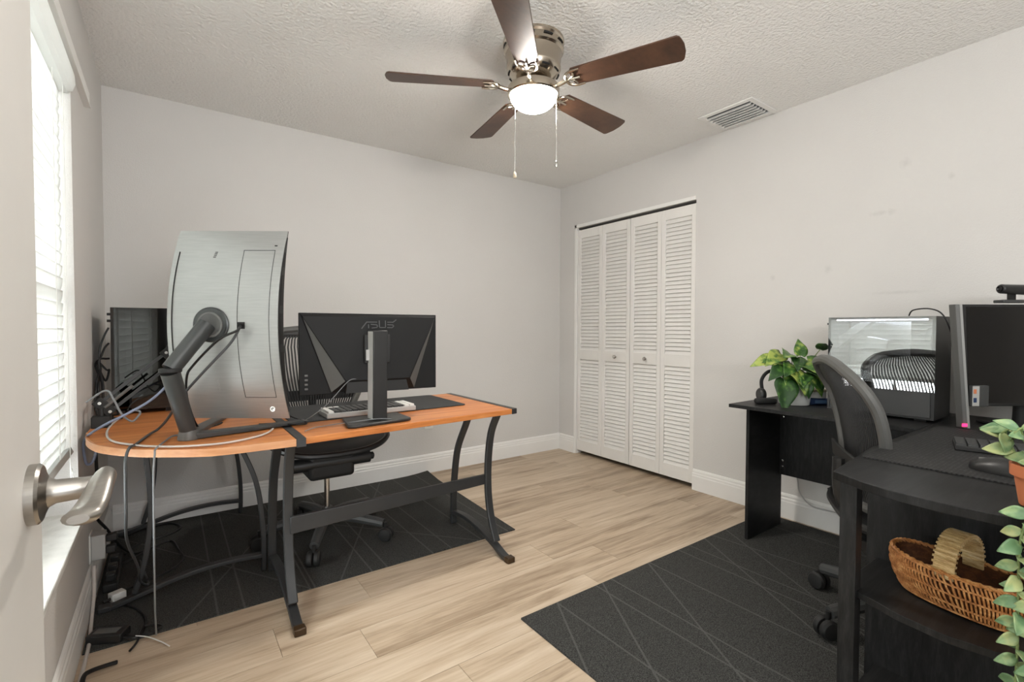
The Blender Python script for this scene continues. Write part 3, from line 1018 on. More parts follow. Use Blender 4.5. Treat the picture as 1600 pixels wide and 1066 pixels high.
MB().obox(apt(0.455, 1.02, 0.045), ar_ * 0.012, (0, 0, 0.022), an * 0.006).build('mount_sticker', 'light_grey_plastic', am)
MB().prism([(0.572, 1.905, T + 0.001), (0.60, 1.893, T + 0.001), (0.828, 1.915, T + 0.001), (0.85, 1.93, T + 0.001), (0.852, 2.09, T + 0.001), (0.602, 2.080, T + 0.001)], (0, 0, 0.013)).build('base_plate', 'black_plastic', am, bevel=0.004)
for k_ in range(4):
    MB().obox(apt(0.045, zA + 0.025 + 0.018 * k_, 0.0012), ar_ * 0.006, (0, 0, 0.004), an * 0.002).build('button', 'mid_grey_plastic', am, bevel=0.001)
# slope of the hump for the lettering
tu = (apt(0.5, zB - 0.012, 0.014) - apt(0.5, zA + 0.055, 0.042)).normalized()
nn = ar_.cross(tu)
if nn.dot(an) < 0:
    nn = -nn
M = Matrix((tu.cross(nn), tu, nn)).transposed().to_4x4()
lo_ = apt(0.545, zB - 0.043, 0.014 + 0.024 * (0.031 / (zB - 0.067 - zA)) + 0.0012)
SW = 0.150 / 1280
lg = MB()
for (xa, ya), (xb, yb_) in (((0, 670), (190, 430)), ((190, 430), (560, 430)), ((250, 510), (250, 650)), ((330, 510), (560, 530)), ((560, 530), (565, 610)), ((360, 645), (560, 620)),
                            ((640, 370), (640, 610)), ((640, 625), (860, 625)), ((860, 370), (860, 610)), ((930, 430), (1150, 430)), ((1150, 430), (1270, 335)), ((930, 520), (1140, 530)), ((1140, 530), (1165, 580)), ((1165, 580), (1100, 630)), ((920, 625), (1100, 630))):
    pa = lo_ + ar_ * ((xa - 640) * SW) - tu * ((ya - 500) * SW)
    pb = lo_ + ar_ * ((xb - 640) * SW) - tu * ((yb_ - 500) * SW)
    dd = (pb - pa)
    lg.obox((pa + pb) / 2, dd / 2, nn.cross(dd.normalized()) * 0.0019, nn * 0.0007)
lg.build('logo', 'dark_grey_plastic', am, smooth=0)
# flanks of the hump, window light put into their lighter grey
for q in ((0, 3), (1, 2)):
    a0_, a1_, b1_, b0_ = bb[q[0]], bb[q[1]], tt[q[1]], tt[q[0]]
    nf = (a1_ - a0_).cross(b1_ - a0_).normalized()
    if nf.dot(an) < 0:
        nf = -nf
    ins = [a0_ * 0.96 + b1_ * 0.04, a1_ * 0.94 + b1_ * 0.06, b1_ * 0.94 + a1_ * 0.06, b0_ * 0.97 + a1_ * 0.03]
    MB().prism([p + nf * 0.0003 for p in ins], nf * 0.0006).build('lit_flank', 'chair_grey', am, smooth=0)

# ------------------------------------------------------------------ left PC tower
pt = thing('computer_tower', 'black computer tower with dark glass side on the left desk', 'computer', (-0.07, 2.98, T))
px0, px1, py0, py1, pz0, pz1 = -0.196, 0.045, 2.80, 3.20, T + 0.018, 1.222
f_ = MB()
for (a_, b_) in ((px0, px0 + 0.012), (px1 - 0.012, px1)):
    f_.bx(a_, b_, py0 + 0.004, py1, pz0, pz1)
f_.bx(px0 + 0.012, px1 - 0.012, py0 + 0.004, py1, pz1 - 0.012, pz1).bx(px0 + 0.012, px1 - 0.012, py0 + 0.004, py1, pz0, pz0 + 0.012).bx(px0 + 0.012, px1 - 0.012, py1 - 0.01, py1, pz0 + 0.012, pz1 - 0.012)
f_.build('case', 'black_plastic', pt)
MB().bx(px0, px1, py0, py0 + 0.004, pz0, pz1).build('glass_side', 'dark_glass', pt, smooth=0)
MB().bx(px0 + 0.05, px1 - 0.05, py0 + 0.10, py0 + 0.16, pz0 + 0.13, pz0 + 0.22).build('graphics_card', 'matte_black', pt, bevel=0.004)
MB().bx(px0 + 0.02, px1 - 0.02, py0 + 0.06, py1 - 0.03, pz0 + 0.014, pz0 + 0.09).build('power_shroud', 'matte_black', pt)
for x in (px0 + 0.03, px1 - 0.03):
    MB().bx(x - 0.015, x + 0.015, py0 + 0.02, py1 - 0.02, T + 0.0005, pz0).build('foot', 'black_plastic', pt)
for z in (pz1 - 0.03, pz1 - 0.06):
    MB().cyl((px0, py0 + 0.05, z), (px0 - 0.018, py0 + 0.05, z), 0.006, n=12).build('thumb_screw', 'black_plastic', pt)

pt.rotation_euler.z = math.radians(-3)

# ------------------------------------------------------------------ scissor arm
sa = thing('scissor_arm', 'black spring-loaded scissor arm clamped at the desk left end', 'arm', (-0.2, 2.5, T))
MB().bx(-0.245, -0.185, 2.47, 2.53, T + 0.0005, T + 0.045).build('clamp_base', 'matte_black', sa, bevel=0.003)
MB().cyl((-0.215, 2.50, T + 0.045), (-0.215, 2.50, T + 0.075), 0.012).build('swivel', 'black_plastic', sa)
p0, p1 = Vector((-0.205, 2.5, 0.815)), Vector((0.012, 2.5, 1.010))
d = (p1 - p0).normalized()
u = Vector((-d.z, 0, d.x))
for s in (0.022, -0.026):
    MB().bar([p0 + u * s, p1 + u * s], 0.014, 0.012, (0, 1, 0), 0).build('rod', 'black_metal', sa)
MB().tube([p0 + u * -0.002 + Vector((0, -0.012, 0)), p0 + d * 0.12 + Vector((0, -0.012, 0))], 0.006, 8, 0).build('spring', 'mid_grey_plastic', sa)
for p in (p0, p1):
    MB().obox(p, d * 0.020, (0, 0.009, 0), u * 0.038).build('joint_plate', 'matte_black', sa, bevel=0.004)
    for s in (0.022, -0.026):
        MB().cyl(p + u * s + Vector((0, -0.009, 0)), p + u * s + Vector((0, -0.013, 0)), 0.006, n=12).build('bolt', 'chrome', sa)
MB().tube([p1 + u * 0.02, p1 + d * 0.03 + u * 0.04, (0.07, 2.5, 1.06)], 0.004, 8, 5).build('cable', 'cable_black', sa)


# ------------------------------------------------------------------ cables
def cable(pts, r, m_, name, label, cat='cable', sub=6):
    return tag(MB().tube(pts, r, 8, sub).build(name, m_, loc=pts[0]), label, cat)


z5 = T + 0.006
cable([pc + NB * 0.004, (0.20, 1.925, 1.122), (0.145, 1.962, 1.088), (0.075, 2.03, 1.0), (0.055, 2.05, 0.955), (0.06, 2.13, 0.86), (0.10, 2.2, z5), (0.18, 2.3, z5)], 0.0042, 'cable_black', 'power_cable', 'black cable from the curved monitor passing behind its arm')
cable([pc + NB * 0.004 + Vector((0, 0, -0.003)), (0.18, 1.955, 1.075), (0.10, 2.02, 0.97), (0.04, 2.075, 0.885), (0.0, 2.16, 0.80), (-0.03, 2.24, z5 + 0.01), (-0.056, 2.2, z5), (-0.089, 2.034, z5), (-0.103, 1.985, z5), (-0.111, 1.958, 0.715), (-0.113, 1.962, 0.66),
       (-0.115, 1.99, 0.53), (-0.12, 2.1, 0.40), (-0.10, 2.3, 0.22), (-0.10, 2.45, 0.1), (-0.08, 2.62, 0.012), (-0.12, 2.9, 0.012)], 0.0046, 'cable_dark', 'video_cable', 'dark grey cable from the curved monitor draped over the desk front edge')
cable([(0.02, 2.28, 0.935), (-0.043, 2.25, 0.867), (-0.11, 2.25, 0.822), (-0.18, 2.25, 0.785), (-0.225, 2.28, 0.752), (-0.246, 2.36, 0.725), (-0.262, 2.42, 0.69), (-0.262, 2.44, 0.64), (-0.255, 2.44, 0.607), (-0.238, 2.43, 0.615), (-0.225, 2.42, 0.66), (-0.222, 2.43, 0.70)], 0.0048, 'cable_blue', 'data_cable', 'blue-grey cable curving off the rounded desk end')
cable([(-0.16, 2.75, z5), (-0.180, 2.56, z5), (-0.188, 2.40, z5), (-0.178, 2.24, z5), (-0.150, 2.12, z5), (-0.09, 2.02, z5), (-0.03, 1.955, z5), (0.05, 1.905, z5), (0.15, 1.885, z5), (0.24, 1.92, z5), (0.30, 1.98, z5), (0.33, 2.05, z5)], 0.0036, 'cable_white', 'charging_cable', 'pale thin cable looping along the desk edge')
cable([(-0.24, 2.3, 0.86), (-0.185, 2.3, 0.90), (-0.162, 2.3, 0.864), (-0.141, 2.3, 0.81), (-0.113, 2.3, 0.779), (-0.096, 2.3, 0.79), (-0.086, 2.3, 0.812), (-0.11, 2.31, 0.82)], 0.0036, 'cable_grey', 'loose_cable', 'grey cable standing in a loop beside the scissor arm')
cable([(0.10, 2.08, z5), (0.02, 2.12, z5), (-0.01, 2.03, z5), (-0.033, 1.925, z5), (-0.036, 1.898, 0.728), (-0.040, 1.905, 0.66), (-0.042, 1.95, 0.5), (-0.044, 2.0, 0.3), (-0.045, 2.05, 0.15), (-0.045, 2.16, 0.012)], 0.0030, 'cable_grey', 'hanging_cable', 'thin grey cord hanging straight from the desk front edge')
cable([(0.30, 2.18, z5), (0.36, 2.12, z5 + 0.006), (0.42, 2.06, z5 + 0.004), (0.46, 2.08, z5 + 0.004), (0.43, 2.2, z5 + 0.012), (0.40, 2.24, z5 + 0.03)], 0.0028, 'cable_black', 'loose_cable', 'thin black cable coiled under the curved monitor corner')
cable([apt(0.37, zA + 0.06, 0.034), apt(0.31, zA + 0.05, 0.036), (0.52, 1.99, 0.83), (0.47, 2.06, 0.77), (0.44, 2.10, T + 0.012)], 0.0017, 'cable_grey', 'monitor_cable', 'thin grey cable sagging from the flat monitor back')
cable([(0.76, 1.93, T + 0.017), (0.70, 1.945, T + 0.02), (0.63, 1.95, T + 0.018), (0.55, 2.0, T + 0.006), (0.47, 1.98, T + 0.006), (0.42, 1.93, T + 0.006)], 0.0018, 'cable_grey', 'thin_cable', 'thin cable lying across the flat monitor base')
cable([(-0.226, 2.52, 0.72), (-0.245, 2.62, 0.62), (-0.243, 2.64, 0.40), (-0.246, 2.60, 0.35), (-0.225, 2.75, 0.24), (-0.19, 2.9, 0.10), (-0.14, 3.0, 0.014), (-0.05, 3.05, 0.012)], 0.006, 'cable_black', 'power_cable', 'thick black cord hanging between desk and window wall')
rnd = random.Random(3)
for i in range(5):
    j = lambda s: rnd.uniform(-s, s)
    cable([(-0.215, 2.85, 1.13 - 0.07 * i * (i < 3) - 0.19 * (i >= 3)), (-0.228 + j(.006), 2.84, 1.09 - 0.05 * i), (-0.246 + j(.012), 2.83 + j(.02), 1.03 - 0.02 * i), (-0.250 + j(.012), 2.82 + j(.03), 0.96 + j(.02)), (-0.244 + j(.015), 2.80 + j(.03), 0.87), (-0.240 + j(.014), 2.76 + j(.04), z5 + 0.01), (-0.19 + j(.03), 2.66 + 0.03 * i, z5)],
          0.0042, 'cable_black', 'tower_cable', ['topmost black cable leaving the tower back', 'second black cable from the top behind the tower', 'third black cable from the top behind the tower', 'fourth black cable from the top behind the tower', 'lowest black cable leaving the tower back'][i])
# floor clutter
cable([(-0.20, 3.27, 0.012), (-0.104, 3.36, 0.012), (0.0, 3.36, 0.012), (0.05, 3.25, 0.012), (-0.02, 3.17, 0.012), (-0.12, 3.14, 0.012), (-0.18, 3.02, 0.012)], 0.005, 'cable_black', 'floor_cable', 'black cable coiled on the rug by the corner')
cable([(-0.20, 2.86, 0.02), (-0.1, 3.0, 0.014), (0.0, 3.08, 0.012), (0.035, 2.93, 0.012), (0.05, 2.80, 0.012), (0.0, 2.70, 0.012), (-0.08, 2.66, 0.012), (-0.17, 2.60, 0.014)], 0.005, 'cable_black', 'floor_cable', 'black cable looping on the rug near the wall outlet')
cable([(-0.19, 2.50, 0.016), (-0.12, 2.42, 0.012), (-0.08, 2.30, 0.012), (-0.095, 2.18, 0.014), (-0.14, 2.19, 0.02)], 0.0045, 'cable_black', 'floor_cable', 'black cable between the white plug and power brick')
cable([(-0.251, 2.54, 0.17), (-0.248, 2.50, 0.08), (-0.246, 2.38, 0.012), (-0.238, 2.25, 0.010), (-0.237, 2.12, 0.010), (-0.239, 1.95, 0.009), (-0.240, 1.75, 0.008)], 0.006, 'cable_white', 'floor_cable', 'pale cable running along the baseboard from the outlet')
cable([(-0.15, 2.06, 0.010), (-0.21, 2.03, 0.024), (-0.228, 2.0, 0.026), (-0.225, 1.92, 0.014), (-0.222, 1.75, 0.012)], 0.007, 'cable_black', 'floor_cable', 'thick black cable crossing the floor at the baseboard')
cable([(-0.145, 2.215, 0.02), (-0.11, 2.19, 0.016), (-0.06, 2.18, 0.014), (-0.03, 2.21, 0.014), (-0.08, 2.23, 0.02), (-0.10, 2.15, 0.012), (-0.119, 2.11, 0.008)], 0.004, 'cable_black', 'brick_cable', 'short black cable bundled at the power brick')
cable([(-0.105, 2.175, 0.022), (-0.07, 2.15, 0.018), (-0.03, 2.10, 0.012), (-0.006, 2.065, 0.006)], 0.002, 'white_plastic', 'cable_tie', 'white cable tie sticking out of the floor cables', 'cable tie')
ad = thing('power_brick', 'black power brick lying at the rug edge under the desk', 'power adapter', (-0.185, 2.235, 0.006))
MB().obox((-0.185, 2.238, 0.0215), Vector((0.05, -0.026, 0)), Vector((0.014, 0.027, 0)), (0, 0, 0.015)).build('body', 'black_plastic', ad, bevel=0.003)
MB().obox((-0.189, 2.242, 0.0370), Vector((0.034, -0.018, 0)), Vector((0.007, 0.0135, 0)), (0, 0, 0.0006)).build('label_sticker', 'mid_grey_plastic', ad)
ad = thing('plug_adapter', 'white plug adapter lying among black cables on the rug', 'power adapter', (-0.19, 2.54, 0.006))
MB().obox((-0.180, 2.545, 0.0235), Vector((0.022, 0.012, 0)), Vector((-0.009, 0.017, 0)), (0, 0, 0.017)).build('body', 'white_plastic', ad, bevel=0.003)
MB().cyl((-0.200, 2.532, 0.022), (-0.222, 2.52, 0.02), 0.006).build('strain_relief', 'black_plastic', ad)
# power strip on the floor
ps = thing('power_strip', 'black power strip with plugs lying beside the window wall', 'power strip', (-0.2, 2.8, 0.006))
MB().bx(-0.235, -0.185, 2.63, 2.98, 0.0065, 0.042).build('body', 'matte_black', ps, bevel=0.005)
for i in range(3):
    MB().bx(-0.226, -0.194, 2.66 + 0.1 * i, 2.70 + 0.1 * i, 0.0425, 0.072).build('plug', 'black_plastic', ps, bevel=0.004)
# outlets
ol = thing('wall_outlet', 'white outlet with plugged adapter low on the window wall', 'outlet', (XL, 2.66, 0.22))
MB().bx(XL + 0.0005, XL + 0.006, 2.60, 2.68, 0.155, 0.275).build('cover_plate', 'white_plastic', ol, bevel=0.002)
MB().bx(XL + 0.006, XL + 0.052, 2.605, 2.675, 0.165, 0.268).build('adapter', 'light_grey_plastic', ol, bevel=0.004)
MB().bx(XL + 0.052, XL + 0.09, 2.63, 2.66, 0.225, 0.255).build('plug', 'black_plastic', ol, bevel=0.004)
MB().bx(XL + 0.052, XL + 0.085, 2.62, 2.65, 0.18, 0.21).build('plug', 'black_plastic', ol, bevel=0.004)
ol = thing('wall_outlet', 'white outlet plate on the back wall below the desk edge', 'outlet', (1.66, YB, 0.38))
MB().bx(1.622, 1.694, YB - 0.006, YB - 0.0005, 0.345, 0.46).build('cover_plate', 'white_plastic', ol, bevel=0.002)
for z in (0.378, 0.428):
    MB().bx(1.642, 1.674, YB - 0.0075, YB - 0.006, z - 0.014, z + 0.014).build('socket', 'light_grey_plastic', ol, bevel=0.001)


# ------------------------------------------------------------------ office chairs
def chair(label, loc, rotz, base_rot, sh, back_top, arms=True, bo=0.0):
    c = thing('office_chair', label, 'chair', loc, rotz, 'mesh office chairs')
    for i in range(5):
        a = base_rot - rotz + i * 2 * PI / 5
        d = Vector((math.cos(a), math.sin(a), 0))
        MB().tube([d * 0.02 + Vector((0, 0, 0.115)), d * 0.12 + Vector((0, 0, 0.118)), d * 0.24 + Vector((0, 0, 0.104)), d * 0.318 + Vector((0, 0, 0.092))], lambda t: 0.031 - 0.009 * t, 10, 5).build('base_leg', 'dark_grey_plastic', c, local=True)
        s = Vector((-d.y, d.x, 0))
        b_ = d * 0.325
        cs = MB().cyl(b_ + Vector((0, 0, 0.065)), b_ + Vector((0, 0, 0.098)), 0.009)
        co = cs.build('caster', 'black_plastic', c, local=True)
        for sg in (-1, 1):
            q = b_ + d * 0.006 + Vector((0, 0, 0.0368))
            MB().lathe([(0.014, 0.005), (0.033, 0.005), (0.036, 0.010), (0.036, 0.022), (0.030, 0.030), (0.012, 0.033)], q, 24, s * sg).build('wheel', 'matte_black', co, local=True)
    MB().lathe([(0.034, 0.075), (0.040, 0.085), (0.040, 0.125), (0.032, 0.15), (0.028, 0.165)], (0, 0, 0), 24).build('hub', 'black_plastic', c, local=True)
    MB().cyl((0, 0, 0.16), (0, 0, sh - 0.15), 0.014, n=20).build('gas_lift', 'chrome', c, local=True)
    MB().bx(-0.115, 0.115, -0.13, 0.12, sh - 0.190, sh - 0.055).build('mechanism', 'matte_black', c, local=True, bevel=0.022, seg=3)
    MB().cyl((-0.20, 0.09, sh - 0.105), (0.20, 0.09, sh - 0.105), 0.034, n=20).build('tilt_tube', 'black_plastic', c, local=True)
    for sx in (-1, 1):
        MB().lathe([(0.012, 0), (0.02, 0.006), (0.02, 0.02), (0.012, 0.026)], (sx * 0.20, 0.09, sh - 0.105), 12, (sx, 0, 0)).build('adjust_knob', 'matte_black', c, local=True)
        MB().tube([(sx * 0.15, -0.05, sh - 0.09), (sx * 0.20, -0.02, sh - 0.06), (sx * 0.245, 0.0, sh - 0.012)], 0.011, 8, 5).build('seat_arm', 'black_plastic', c, local=True)
    # seat ring + mesh
    ring = []
    NN = 40
    for j in range(NN):
        a = 2 * PI * j / NN
        ca, sa_ = math.cos(a), math.sin(a)
        x = 0.295 * math.copysign(abs(ca) ** 0.55, ca)
        y = 0.01 + 0.235 * math.copysign(abs(sa_) ** 0.6, sa_)
        z = sh - 0.004 - 0.030 * max(0, (y - 0.12) / 0.125) ** 2 + 0.022 * (abs(x) / 0.295) ** 2
        ring.append(Vector((x, y, z)))
    MB().tube(ring + ring[:1], 0.015, 8, 2).build('seat_frame', 'black_plastic', c, local=True)
    gr = []
    for i in range(13):
        t = -1 + 2 * i / 12
        row = []
        for j in range(13):
            s = -1 + 2 * j / 12
            y = 0.01 + 0.228 * t
            xm = 0.285 * (1 - abs(t) ** 3.2 * 0.25)
            x = xm * s
            z = sh - 0.006 - 0.028 * max(0, (y - 0.12) / 0.125) ** 2 + 0.022 * s * s - 0.016 * (1 - s * s) * (1 - t * t)
            row.append(Vector((x, y, z)))
        gr.append(row)
    MB().sheet(gr, 0.004, (0, 0, -1)).build('seat_mesh', 'black_mesh', c, local=True)
    # backrest
    zb_, zt_ = sh + 0.06, back_top

    def prof(t):      # y, z, half width
        z = zb_ + (zt_ - zb_) * t
        y = bo - 0.235 - 0.03 * t + 0.035 * math.sin(t * PI) - 0.10 * max(0, t - 0.72) ** 1.4 * 4 * 0.5 - 0.045 * t
        w = 0.17 + 0.125 * math.sin(min(1, t / 0.72) * PI / 2) - 0.10 * max(0, (t - 0.8) / 0.2) ** 2.5
        return y, z, w
    ring = []
    for i in range(17):
        y, z, w = prof(i / 16)
        ring.append(Vector((w, y, z)))
    top = [Vector((ring[-1].x * q, ring[-1].y - 0.006 * (1 - q * q), ring[-1].z + 0.022 * (1 - q * q))) for q in (0.6, 0.2, -0.2, -0.6)]
    left = [Vector((-p.x, p.y, p.z)) for p in reversed(ring)]
    bot = [Vector((ring[0].x * q, ring[0].y - 0.012 * (1 - q * q), ring[0].z - 0.015 * (1 - q * q))) for q in (-0.6, -0.2, 0.2, 0.6)]
    loop = ring + top + left + bot
    MB().tube(loop + loop[:1], 0.019, 10, 2).build('back_frame', 'chair_grey', c, local=True)
    ml = MB()
    ns = 34
    for s in range(ns):
        q = -0.97 + 1.94 * s / (ns - 1)
        pts = []
        for i in range(13):
            t = 0.0 + 1.0 * i / 12
            y, z, w = prof(t)
            pts.append(Vector((w * q, y - 0.02 * (1 - q * q), z + (0.018 * (1 - q * q) if i == 12 else 0))))
        ml.bar(pts, 0.0085, 0.002, (1, 0, 0), 0)
    ml.build('back_mesh', 'black_mesh', c, local=True)
    y, z, w = prof(0.22)
    y2, z2, w2 = prof(0.34)
    MB().sheet([[Vector((w * 0.95 * q, y - 0.035 - 0.012 * (1 - q * q), z)) for q in (-1, -.5, 0, .5, 1)], [Vector((w2 * 0.95 * q, y2 - 0.035 - 0.012 * (1 - q * q), z2)) for q in (-1, -.5, 0, .5, 1)]], 0.012, (0, -1, 0)).build('lumbar_pad', 'matte_black', c, local=True, bevel=0.004)
    MB().tube([(0, -0.11, sh - 0.10), (0, bo - 0.24, sh - 0.07), (0, bo - 0.295, sh + 0.06), (0, bo - 0.30, sh + 0.2)], 0.024, 10, 5).build('back_spine', 'black_plastic', c, local=True)
    if arms:
        for sx in (-1, 1):
            MB().tube([(sx * 0.22, -0.27, sh + 0.02), (sx * 0.31, -0.25, sh + 0.05), (sx * 0.325, -0.2, sh + 0.14), (sx * 0.325, -0.16, sh + 0.195)], 0.016, 8, 5).build('arm_post', 'black_plastic', c, local=True)
            MB().obox((sx * 0.325, -0.08, sh + 0.205), (0.042, 0, 0), (0, 0.125, 0), (0, 0, 0.012)).build('arm_pad', 'dark_grey_plastic', c, local=True, bevel=0.010, seg=3)
    return c


c1 = chair('black mesh office chair behind the orange-topped desk', (0.69, 2.67, 0.006), PI, math.radians(-115), 0.535, 1.10, False)
MB().obox((0.0, -0.36, 1.10), (0.22, 0, 0), (0, 0.022, 0), (0, 0, 0.03)).build('top_cushion', 'dark_grey_plastic', c1, local=True, bevel=0.02, seg=3)
f2 = math.atan2(-0.582, 0.813)
c2 = chair('black mesh office chair tucked under the black desk', (2.230, 0.578, 0.0075), math.radians(-57) - PI / 2, math.atan2(0.905 - 0.585, 2.276 - 2.215), 0.43, 0.985, False, 0.075)

# ------------------------------------------------------------------ right desk
TT = 0.74
rd = thing('black_desk', 'black L-shaped wood-grain desk with an open shelf end', 'desk', (2.2, 0.7, 0))
MB().prism([(2.395, 1.388, TT), (2.395, 0.602, TT), (2.99, 0.602, TT), (2.99, 1.388, TT)], (0, 0, -0.018)).build('wing_top', 'black_wood', rd, bevel=0.0015)
near = [(2.99, 0.60), (1.90, 0.60), (1.49, 0.558), (1.445, 0.47), (1.422, 0.396), (1.414, 0.315), (1.425, 0.216), (1.45, 0.13), (1.49, 0.02), (2.99, 0.02)]
MB().prism([(x, y, TT) for x, y in near], (0, 0, -0.022)).build('desk_top', 'black_wood', rd, bevel=0.0015)
MB().bx(2.505, 2.865, 1.335, 1.352, 0.008, TT - 0.018).build('side_panel', 'black_wood', rd, bevel=0.001)
MB().bx(2.838, 2.853, 0.05, 1.334, 0.305, TT - 0.022).build('modesty_panel', 'black_wood', rd)
for z in (0.635, 0.385, 0.352):
    MB().lathe([(0.007, 0), (0.007, 0.002), (0.003, 0.003)], (2.8375, 1.318, z), 14, (-1, 0, 0)).build('screw', 'chrome', rd)
MB().bx(1.505, 1.545, 0.505, 0.545, 0.008, TT - 0.022).build('post', 'black_wood', rd, bevel=0.001)
MB().bx(1.792, 1.808, 0.03, 0.572, 0.008, TT - 0.022).build('back_panel', 'black_wood', rd)
MB().bx(2.96, 2.975, 0.03, 0.6, 0.008, TT - 0.022).build('side_panel', 'black_wood', rd)


def shelf(z, dx):
    p = [(1.792, 0.545), (1.545, 0.545), (1.515, 0.50), (1.478, 0.405), (1.464, 0.306), (1.480, 0.229), (1.52, 0.12), (1.56, 0.03), (1.792, 0.03)]
    MB().prism([(x + dx, y, z) for x, y in p], (0, 0, -0.018)).build('shelf', 'black_wood', rd, bevel=0.001)


shelf(0.420, 0.0)
shelf(0.085, 0.0)

# desk mat, mouse, keyboard on the right desk
pts = []
for (cx_, cy_, a0) in ((1.742, 0.07, 180), (2.50, 0.07, 270), (2.50, 0.55, 0), (1.742, 0.55, 90)):
    for q in range(5):
        a = math.radians(a0 + q * 22.5)
        pts.append((cx_ + 0.02 * math.cos(a), cy_ + 0.02 * math.sin(a), TT + 0.0008))
tag(MB().prism(pts, (0, 0, 0.0032)).build('desk_mat', 'dotted_mat', loc=(2.1, 0.3, TT)), 'black dotted desk mat on the black desk', 'desk mat')
ms = thing('computer_mouse', 'black angular computer mouse on the dotted mat', 'mouse', (1.83, 0.29, TT + 0.004))
md = Vector((0.25, 0.97, 0)).normalized()
mside = Vector((md.y, -md.x, 0))
rgs = []
for i in range(13):
    t = i / 12
    w = 0.034 + 0.010 * math.sin(t * PI) - 0.020 * max(0, (t - 0.85) / 0.15) ** 2 - 0.018 * max(0, (0.12 - t) / 0.12) ** 2
    hgt = 0.016 + 0.028 * math.sin(min(1, (1 - t) * 1.25) * PI * 0.62) * (1 if t > 0.04 else 0.6)
    cpt = Vector((1.822, 0.215, TT + 0.0045)) + md * (0.135 * t)
    rgs.append([cpt + mside * (w * x) + Vector((0, 0, hgt * z)) for x, z in ((-1, 0), (-1.02, 0.35), (-0.72, 0.85), (-0.2, 1), (0.3, 0.98), (0.8, 0.75), (1.02, 0.3), (1, 0))])
MB().rings(rgs).build('body', 'black_plastic', ms, smooth=50)
MB().tube([Vector((1.822, 0.215, TT + 0.034)) + md * 0.09, Vector((1.822, 0.215, TT + 0.030)) + md * 0.118], 0.004, 8, 0).build('scroll_wheel', 'mid_grey_plastic', ms)
k2 = thing('keyboard', 'black keyboard behind the mouse on the dotted mat', 'keyboard', (2.2, 0.3, TT + 0.004))
kc, kx, ky = Vector((2.16, 0.275, TT + 0.0045)), Vector((0.25, -0.968, 0)), Vector((0.968, 0.25, 0))
MB().obox(kc + Vector((0, 0, 0.008)), kx * 0.17, ky * 0.065, (0, 0, 0.0078)).build('case', 'matte_black', k2, bevel=0.003)
for r in range(5):
    for c in range(12):
        MB().obox(kc + kx * (-0.155 + 0.0282 * c) + ky * (-0.050 + 0.025 * r) + Vector((0, 0, 0.0195)), kx * 0.0118, ky * 0.0105, (0, 0, 0.004)).build('key', 'dark_grey_plastic', k2, smooth=0)

# right PC case
pr = thing('computer_case', 'black computer case with clear glass side showing silver parts', 'computer', (2.7, 0.79, TT))
cx0, cx1, cy0, cy1, cz0, cz1 = 2.585, 2.815, 0.60, 0.998, TT + 0.012, 1.188
f_ = MB().bx(cx0, cx1, cy1 - 0.010, cy1, cz0, cz1).bx(cx0, cx1, cy0, cy0 + 0.012, cz0, cz1).bx(cx0, cx1, cy0 + 0.012, cy1 - 0.010, cz1 - 0.010, cz1).bx(cx1 - 0.008, cx1, cy0 + 0.012, cy1 - 0.010, cz0, cz1 - 0.010).bx(cx0, cx1, cy0 + 0.012, cy1 - 0.010, cz0, cz0 + 0.008)
f_.build('case', 'black_plastic', pr)
sz = cz0 + 0.115
MB().bx(cx0 + 0.002, cx1 - 0.010, cy0 + 0.014, cy1 - 0.012, cz0 + 0.009, sz).build('power_shroud', 'dark_grey_plastic', pr)
MB().bx(cx0 - 0.001, cx0 + 0.003, cy0, cy1, sz + 0.002, cz1).build('glass_side', 'case_glass', pr, smooth=0)
MB().bx(cx1 - 0.05, cx1 - 0.046, cy0 + 0.13, cy1 - 0.03, sz + 0.012, cz1 - 0.02).build('motherboard', 'silver_parts', pr)
MB().prism([(cx0 + 0.05, cy1 - 0.02, cz1 - 0.09), (cx0 + 0.05, cy1 - 0.11, cz1 - 0.02), (cx0 + 0.05, cy1 - 0.16, cz1 - 0.02), (cx0 + 0.05, cy1 - 0.02, cz1 - 0.15)], (0.06, 0, 0)).build('heat_sink', 'silver_parts', pr, bevel=0.004)
MB().obox((cx0 + 0.09, cy1 - 0.17, cz1 - 0.13), (0.03, 0, 0), (0, 0.045, 0.01), (0, -0.008, 0.04)).build('processor_cooler', 'silver_parts', pr, bevel=0.01)
MB().bx(cx0 + 0.05, cx0 + 0.10, cy0 + 0.10, cy1 - 0.03, sz + 0.028, sz + 0.085).build('graphics_card', 'silver_parts', pr, bevel=0.006)
MB().bx(cx0 + 0.045, cx0 + 0.05, cy0 + 0.10, cy1 - 0.06, sz + 0.09, sz + 0.098).build('card_brace', 'chrome', pr)
for q in (0, 1):
    MB().tube([(cx0 + 0.05, cy1 - 0.10, sz + 0.16 - q * 0.05), (cx0 + 0.045, cy1 - 0.18, sz + 0.17 - q * 0.06), (cx0 + 0.045, cy0 + 0.16, sz + 0.15 - q * 0.05), (cx0 + 0.06, cy0 + 0.06, sz + 0.12 - q * 0.03)], 0.010, 10, 6).build('coolant_tube', 'chrome' if q else 'matte_black', pr)
